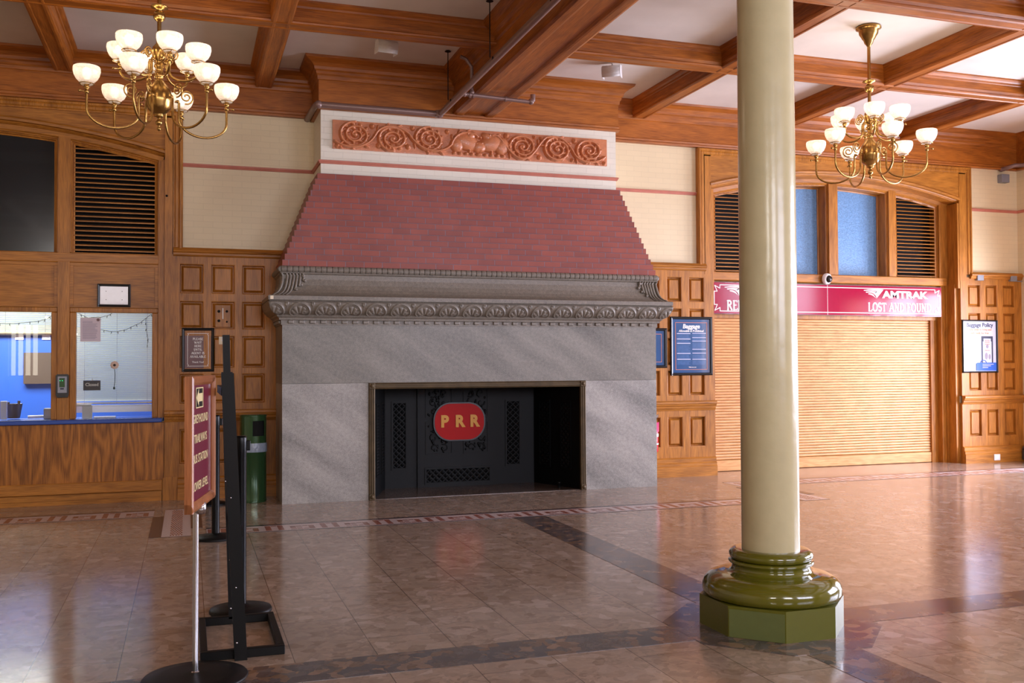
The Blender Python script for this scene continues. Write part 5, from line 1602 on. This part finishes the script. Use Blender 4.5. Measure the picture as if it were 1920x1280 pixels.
e = empty('timer_panel', (.366, 11.187, 1.995), 'wooden control plate with four black knobs and a thermometer strip on the panelling', 'control panel')
q = MB(); q.box(-.082, .082, -.008, .02, -.125, .12, .003); q.build('plate', M['oak_z'], e)
for x, z, r in ((-.042, .05, .015), (.042, .05, .013), (-.042, -.055, .015), (.042, -.065, .010)):
    q = MB(); q.lathe([(r, 0), (r, .010), (r*.7, .014), (.0001, .014)], (0, 0, 0), 14); o = q.build('knob', M['black_metal'], e); o.rotation_euler = (radians(90), 0, 0); o.location = (x, -.008, z)
q = MB(); q.box(-.006, .006, -.012, -.008, -.035, .085, .002); q.build('thermometer', M['sign_white'], e)
q = MB(); q.lathe([(.012, 0), (.012, .006), (.008, .010), (.0001, .011)], (0, 0, 0), 14); o = q.build('pilaster_knob', M['black_metal']); o.rotation_euler = (radians(90), 0, 0); o.location = (-.22, 11.165, 3.29)  # plain small dark knob, its use unknown
tag(o, 'small dark knob on the oak pilaster beside the ticket louvre', 'knob')
q = MB(); q.lathe([(.016, 0), (.016, .006), (.010, .010), (.0001, .011)], (0, 0, 0), 14); o = q.build('panelling_knob', M['black_metal']); o.rotation_euler = (radians(90), 0, 0); o.location = (5.76, 11.19, 1.225)  # another small black knob, nothing more is known of it
tag(o, 'small black knob on the panelling beside the fireplace edge', 'knob')
for x, lab in ((10.81, 'small pale metal box at the top of the panelling, nearer the shutter'), (11.42, 'small grey metal box with conduit at the top of the panelling in the room corner')):
    q = MB(); q.box(x-.055, x+.06, 11.12, 11.19, 2.615, 2.70, .004)
    if x > 11: q.tube([(x+.06, 11.15, 2.62), (11.6, 11.15, 2.62)], .006, 8)
    tag(q.build('junction_box', M['grey_box']), lab, 'junction box')
e = empty('wall_outlet', (11.04, 11.13, .075), 'white outlet box on the skirting right of the shutter', 'outlet')
q = MB(); q.box(-.055, .055, -.03, .004, -.045, .045, .004); q.build('box', M['white_plastic'], e)
q = MB(); q.box(-.035, .035, -.034, -.03, -.028, .028, .003); q.build('cover_plate', M['sign_white'], e)
e = empty('baseboard_heater', (11.5, 9.85, 0), 'grey baseboard heater along the side wall', 'heater')
q = MB(); q.prism([(.095, .03), (-.005, .03), (-.005, .19), (.02, .225), (.095, .225)], 'y', .0, 1.25); q.build('casing', M['heater'], e)
q = MB(); q.box(-.010, .09, .01, 1.24, .175, .183); q.box(.01, .04, .05, .08, 0, .03); q.box(.01, .04, 1.17, 1.2, 0, .03); q.build('grille', M['black_metal'], e)
e = empty('pipe_junction', (11.31, 11.19, 4.13), 'grey junction box and pipe high in the room corner', 'junction box')
q = MB(); q.box(-.07, .07, -.06, .03, -.07, .05, .004); q.build('box', M['grey_box'], e)
q = MB(); q.tube([(-.03, .0, .12), (-.03, -.12, .13), (.02, -.20, .15), (.29, -.22, .17)], .03, 12); q.lathe([(.04, -.02), (.04, .02)], (-.03, -.02, .12), 14); q.build('pipe', M['pipe'], e)

# dome camera
e = empty('dome_camera', (8.33, 11.33, 2.60), 'white round dome camera mounted above the crimson sign', 'camera')
def zdisc(prof, n=28):
    q = MB(); q.lathe(prof, (0, 0, 0), n); return q
o = zdisc([(.075, 0), (.078, .02), (.072, .045), (.058, .055), (.05, .055)]).build('housing', M['white_plastic'], e); o.rotation_euler = (radians(98), 0, radians(14))
o = zdisc([(.052, .05), (.048, .07), (.034, .088), (.018, .096), (.0001, .098)]).build('dome', M['black_frame'], e); o.rotation_euler = (radians(98), 0, radians(14))

# fire extinguisher just showing past the fireplace corner
e = empty('fire_extinguisher', (5.548, 11.06, .33), 'red fire extinguisher on the panelling just behind the fireplace corner', 'fire extinguisher')
q = MB(); q.lathe([(.0001, 0), (.05, .004), (.062, .02), (.064, .30), (.055, .36), (.03, .395), (.02, .40)], (0, 0, 0), 28); q.build('cylinder', M['ext_red'], e)
q = MB(); q.lathe([(.0655, .10), (.0655, .12)], (0, 0, 0), 28); q.lathe([(.0655, .20), (.0655, .24)], (0, 0, 0), 28); q.build('label_band', M['sign_white'], e)
q = MB(); q.tube([(0, 0, .395), (0, 0, .43)], .016, 10); q.tube([(-.02, 0, .43), (.07, 0, .445)], .008, 8); q.tube([(-.02, 0, .43), (.075, 0, .47)], .007, 8); q.build('valve_and_handle', M['chrome'], e)
q = MB(); q.box(-.03, .03, -.072, -.062, .26, .38, .004); q.tube([(.066, -.01, .26), (.066, -.01, .38)], .008, 8); q.build('inspection_tag', M['ext_pink'], e)
q = MB(); q.box(-.02, .02, .06, .135, .30, .34); q.build('wall_hook', M['black_metal'], e)

# small sticker and bird dropping like spot on the mantel
q = MB(); q.box(-.016, .016, -.003, .001, -.018, .018); o = q.build('price_sticker', M['tag_cream']); o.location = (.818, BY-.1525, 2.146); tag(o, 'small cream sticker at the corner of the mantel shelf', 'sticker')

# ================================================================== sprinkler pipes
sp = empty('sprinkler_pipe', (2.66, 10.5, 4.2), 'brown painted sprinkler pipe running along the main beam and chimney cornice', 'pipe')
def spb(mb, name, mat=None):
    o = mb.build(name, mat or M['pipe'], sp); o.location = (-2.66, -10.5, -4.2); return o
q = MB(); q.tube([(1.285, 11.22, 4.25), (1.29, 10.62, 4.235), (1.30, 10.50, 4.235), (1.36, 10.48, 4.235), (2.62, 10.48, 4.235)], .034, 14); spb(q, 'cornice_run')
q = MB(); q.tube([(2.66, 10.5, 4.235), (2.66, -3.9, 4.235)], .034, 14); spb(q, 'main_run')
q = MB(); q.lathe([(.043, -.035), (.047, -.03), (.047, .03), (.043, .035)], (2.645, 10.48, 4.235), 16); q.ball((2.65, 10.48, 4.235), .046, 14); q.ball((1.32, 10.48, 4.235), .044, 14); spb(q, 'elbow_fitting')
q = MB(); q.tube([(2.66, 9.62, 4.235), (3.42, 9.62, 4.21)], .021, 12); q.tube([(3.42, 9.62, 4.21), (3.45, 9.62, 4.23), (3.45, 9.62, 4.29)], .027, 12); q.tube([(2.78, 9.62, 4.235), (2.78, 9.62, 4.52), (2.72, 9.62, 4.60), (2.66, 9.62, 4.62)], .019, 12); spb(q, 'branch_run')
q = MB()
for x in (2.76, 2.80, 3.15): q.tube([(x-.012, 9.62, 4.232-(x-2.66)*.03), (x+.012, 9.62, 4.232-(x-2.66)*.03)], .028, 12)
q.ball((2.70, 9.62, 4.235), .030, 10); q.ball((3.43, 9.62, 4.215), .034, 12); q.ball((2.78, 9.62, 4.255), .030, 10); spb(q, 'coupling', M['pipe'])
q = MB()
for y in (9.9, 8.4, 6.9):
    q.tube([(2.60, y, 4.235), (2.60, y, 4.76)], .005, 6); q.lathe([(.035, 4.75), (.02, 4.765)], (2.60, y, 0), 12)
    q.lathe([(.040, 0), (.040, .02)], (2.66, y, 4.225), 12)
spb(q, 'hanger_rod', M['black_metal'])

# white uplight louvres hung from the coffers
for (x, y, rz, lab) in ((1.90, 9.72, radians(8), 'white folded metal spotlight in the coffer left of the main beam'), (4.44, 9.78, radians(-35), 'white folded metal spotlight in the coffer right of the main beam')):
    e = empty('ceiling_spotlight', (x, y, 4.76), lab, 'spotlight', 'white ceiling spotlights', rz=rz)
    q = MB()
    P = [(-.070, -.165), (-.088, -.135), (-.096, -.105), (-.094, -.075), (-.082, -.050), (-.055, -.034), (-.02, -.028)]; n_ = len(P)-1
    for i in range(n_):
        a, b_ = P[i], P[i+1]
        q.add([(-.10, a[0], a[1]), (.10, a[0], a[1]), (.10, b_[0], b_[1]), (-.10, b_[0], b_[1]), (-.10, a[0]+.006, a[1]), (.10, a[0]+.006, a[1]), (.10, b_[0]+.006, b_[1]), (-.10, b_[0]+.006, b_[1])],
              [(0, 1, 2, 3), (7, 6, 5, 4), (0, 3, 7, 4), (1, 5, 6, 2)], True)
    for sx in (-.10, .10): q.prism([(p[0], p[1]) for p in P]+[(.02, -.02), (.05, -.16)], 'x', sx-.003, sx+.003)
    q.build('shade', M['white_plastic'], e)
    q = MB(); q.box(-.11, .11, -.012, .012, -.030, -.022); q.tube([(0, 0, 0), (0, 0, -.05)], .007, 8); q.tube([(-.09, 0, -.02), (-.09, 0, -.06)], .006, 8); q.tube([(.09, 0, -.02), (.09, 0, -.06)], .006, 8)
    q.tube([(0, 0, -.02), (.012, -.03, -.05), (-.01, -.04, -.07)], .004, 6); q.build('bracket', M['white_plastic'], e)

# ================================================================== floor standing things
# swivel signboard
sb_ = empty('direction_sign_stand', (.037, 4.78, 0), 'wood framed maroon GREYHOUND TRAILWAYS BUS STATION sign on a chrome pole', 'sign stand')
q = MB(); q.tube([(0, 0, .02), (0, 0, .80)], .0135, 16); q.lathe([(.02, .018), (.021, .03), (.014, .036)], (0, 0, 0), 16); q.build('chrome_pole', M['chrome'], sb_)
q = MB(); q.lathe([(.235, 0), (.238, .006), (.232, .014), (.16, .022), (.05, .028), (.02, .032), (.0001, .032)], (0, 0, 0), 48); q.build('round_base', M['black_metal'], sb_)
bd = empty('board', (.025, 0, 1.10)); bd.parent = sb_; bd.rotation_euler = (0, 0, math.atan2(.981, .194))
# board local: x along the width, -y faces +X side of the hall
hw, hh = .285, .302
q = MB(); q.sweep_xz([(-hw, -hh), (-hw, hh), (hw, hh), (hw, -hh), (-hw, -hh)], [(0, .020), (0, -.012), (-.012, -.018), (-.03, -.014), (-.042, -.004), (-.042, .020)]); q.build('wooden_frame', M['sign_oak'], bd)
q = MB(); q.box(-hw+.03, hw-.03, .0, .012, -hh+.03, hh-.03); q.build('maroon_panel', M['maroon'], bd)
q = MB(); q.box(-.15, .02, -.002, .0, .155, .25); q.build('arrow_plate', M['black_frame'], bd)
q = MB(); 
q.prism([(-.135, .203), (-.08, .243), (-.08, .222), (.005, .222), (.005, .184), (-.08, .184), (-.08, .163)], 'y', -.003, -.002)
line(q, [(-.147, .158), (-.147, .247), (.017, .247), (.017, .158), (-.147, .158)], .005, -.0015)
q.build('arrow', M['sign_cream'], bd)
for tx, z in (('GREYHOUND', .105), ('TRAILWAYS', .015), ('BUS STATION', -.075), ('LOWER LEVEL', -.20)):
    text_mesh('lettering', tx, .056, M['sign_cream'], bd, (-.03, -.002, z), bold=.0004, xs=1.02, depth=.0004)
q = MB(); q.lathe([(.0155, -.34), (.024, -.335), (.024, -.29), (.018, -.285)], (-.01, .0, 0), 16); q.build('socket', M['chrome'], bd)

# black poster stand seen edge-on
ps = empty('poster_stand', (.262, 5.385, 0), 'black metal floor poster stand seen edge-on behind the bus sign', 'poster stand')
q = MB()
for a in ((-.20, .205, -.355, -.320), (-.20, .205, .320, .355)): q.box(a[0], a[1], a[2], a[3], 0, .045, .003)
q.box(-.20, -.165, -.32, .32, 0, .045, .003); q.box(.17, .205, -.32, .32, 0, .045, .003); q.build('base_frame', M['black_metal'], ps)
def post(mb, y, w_, d_, x_a, x_b, z_a, z_b):
    vs = []
    for (x, z) in ((x_a, z_a), (x_b, z_b)):
        vs += [(x-w_/2, y-d_/2, z), (x+w_/2, y-d_/2, z), (x+w_/2, y+d_/2, z), (x-w_/2, y+d_/2, z)]
    mb.add(vs, [(0,3,2,1),(4,5,6,7),(0,1,5,4),(1,2,6,5),(2,3,7,6),(3,0,4,7)])
for y in (-.378, .335):
    q = MB(); post(q, y, .060, .03, -.010, -.076 if y < 0 else -.052, .0 if y < 0 else .03, 1.412); q.build('post', M['black_metal'], ps)
    q = MB(); post(q, y, .034, .02, -.078 if y < 0 else -.054, -.083 if y < 0 else -.057, 1.40, 1.60); q.build('inner_tube', M['black_metal'], ps)
    q = MB(); q.ball((-.030, y-.02, .09), .006, 8); q.ball((-.035, y-.02, .36), .005, 8); q.ball((-.06, y-.02, .80), .005, 8); q.build('screw', M['chrome'], ps)
q = MB(); q.box(-.105, -.05, -.36, .33, 1.30, 1.34); q.box(-.04, 0, -.36, .33, .60, .63); q.build('cross_bar', M['black_metal'], ps)

# queue posts
def queue_post(loc, label):
    e = empty('queue_post', loc, label, 'queue post', 'black retractable belt queue posts')
    q = MB(); q.lathe([(.178, 0), (.180, .010), (.174, .022), (.10, .032), (.05, .040), (.034, .048), (.0001, .048)], (0, 0, 0), 44); q.build('base', M['black_metal'], e)
    q = MB(); q.lathe([(.032, .04), (.032, .93), (.034, .935), (.034, 1.02), (.031, 1.032), (.0001, 1.034)], (0, 0, 0), 28); q.build('post', M['black_gloss'], e)
    q = MB(); q.box(-.014, .014, .028, .055, .945, 1.005, .004); q.box(.028, .055, -.014, .014, .945, 1.005, .004); q.box(-.055, -.028, -.014, .014, .945, 1.005, .004); q.build('belt_head', M['black_metal'], e)
    return e
M['black_gloss'] = plain('black_gloss_tube', lin(7, 7, 9), 0.32, spec=.22)
queue_post((.30, 5.99, 0), 'black queue post standing behind the poster stand, nearest the camera')
queue_post((.225, 8.56, 0), 'black queue post on the mosaic border, middle of three')
queue_post((.21, 10.66, 0), 'black queue post furthest back, beside the green bin')

# green bin
tcn2 = empty('litter_bin', (.665, 10.76, 0), 'tall green metal litter bin with a bag between panelling and fireplace', 'litter bin')
q = MB(); q.lathe([(.138, 0), (.140, .02), (.138, .03), (.138, .535), (.142, .54)], (0, 0, 0), 48); q.build('body', M['can_green'], tcn2)
q = MB(); q.lathe([(.143, .53), (.145, .56), (.144, .60), (.141, .625)], (0, 0, 0), 48); q.build('bag_collar', M['bag'], tcn2)
# hood with two openings
q = MB(); n_ = 64; vs = []; fs = []
zs_ = [.62, .70, .86, .905]
for z in zs_:
    for k_ in range(n_): vs.append((.138*cos(2*pi*k_/n_), .138*sin(2*pi*k_/n_), z))
for r_ in range(3):
    for k_ in range(n_):
        ang = (360*(k_+.5)/n_) % 360
        hole = r_ == 1 and (262 < ang < 322 or 82 < ang < 142)
        if not hole: fs.append((r_*n_+k_, r_*n_+(k_+1) % n_, (r_+1)*n_+(k_+1) % n_, (r_+1)*n_+k_))
q.add(vs, fs, True)
q.lathe([(.138, .905), (.141, .91), (.138, .922), (.11, .926), (.0001, .93)], (0, 0, 0), 48)
q.build('hood', M['can_green'], tcn2)
q = MB(); q.lathe([(.120, .62), (.120, .90)], (0, 0, 0), 32); q.build('dark_liner', M['black'], tcn2)
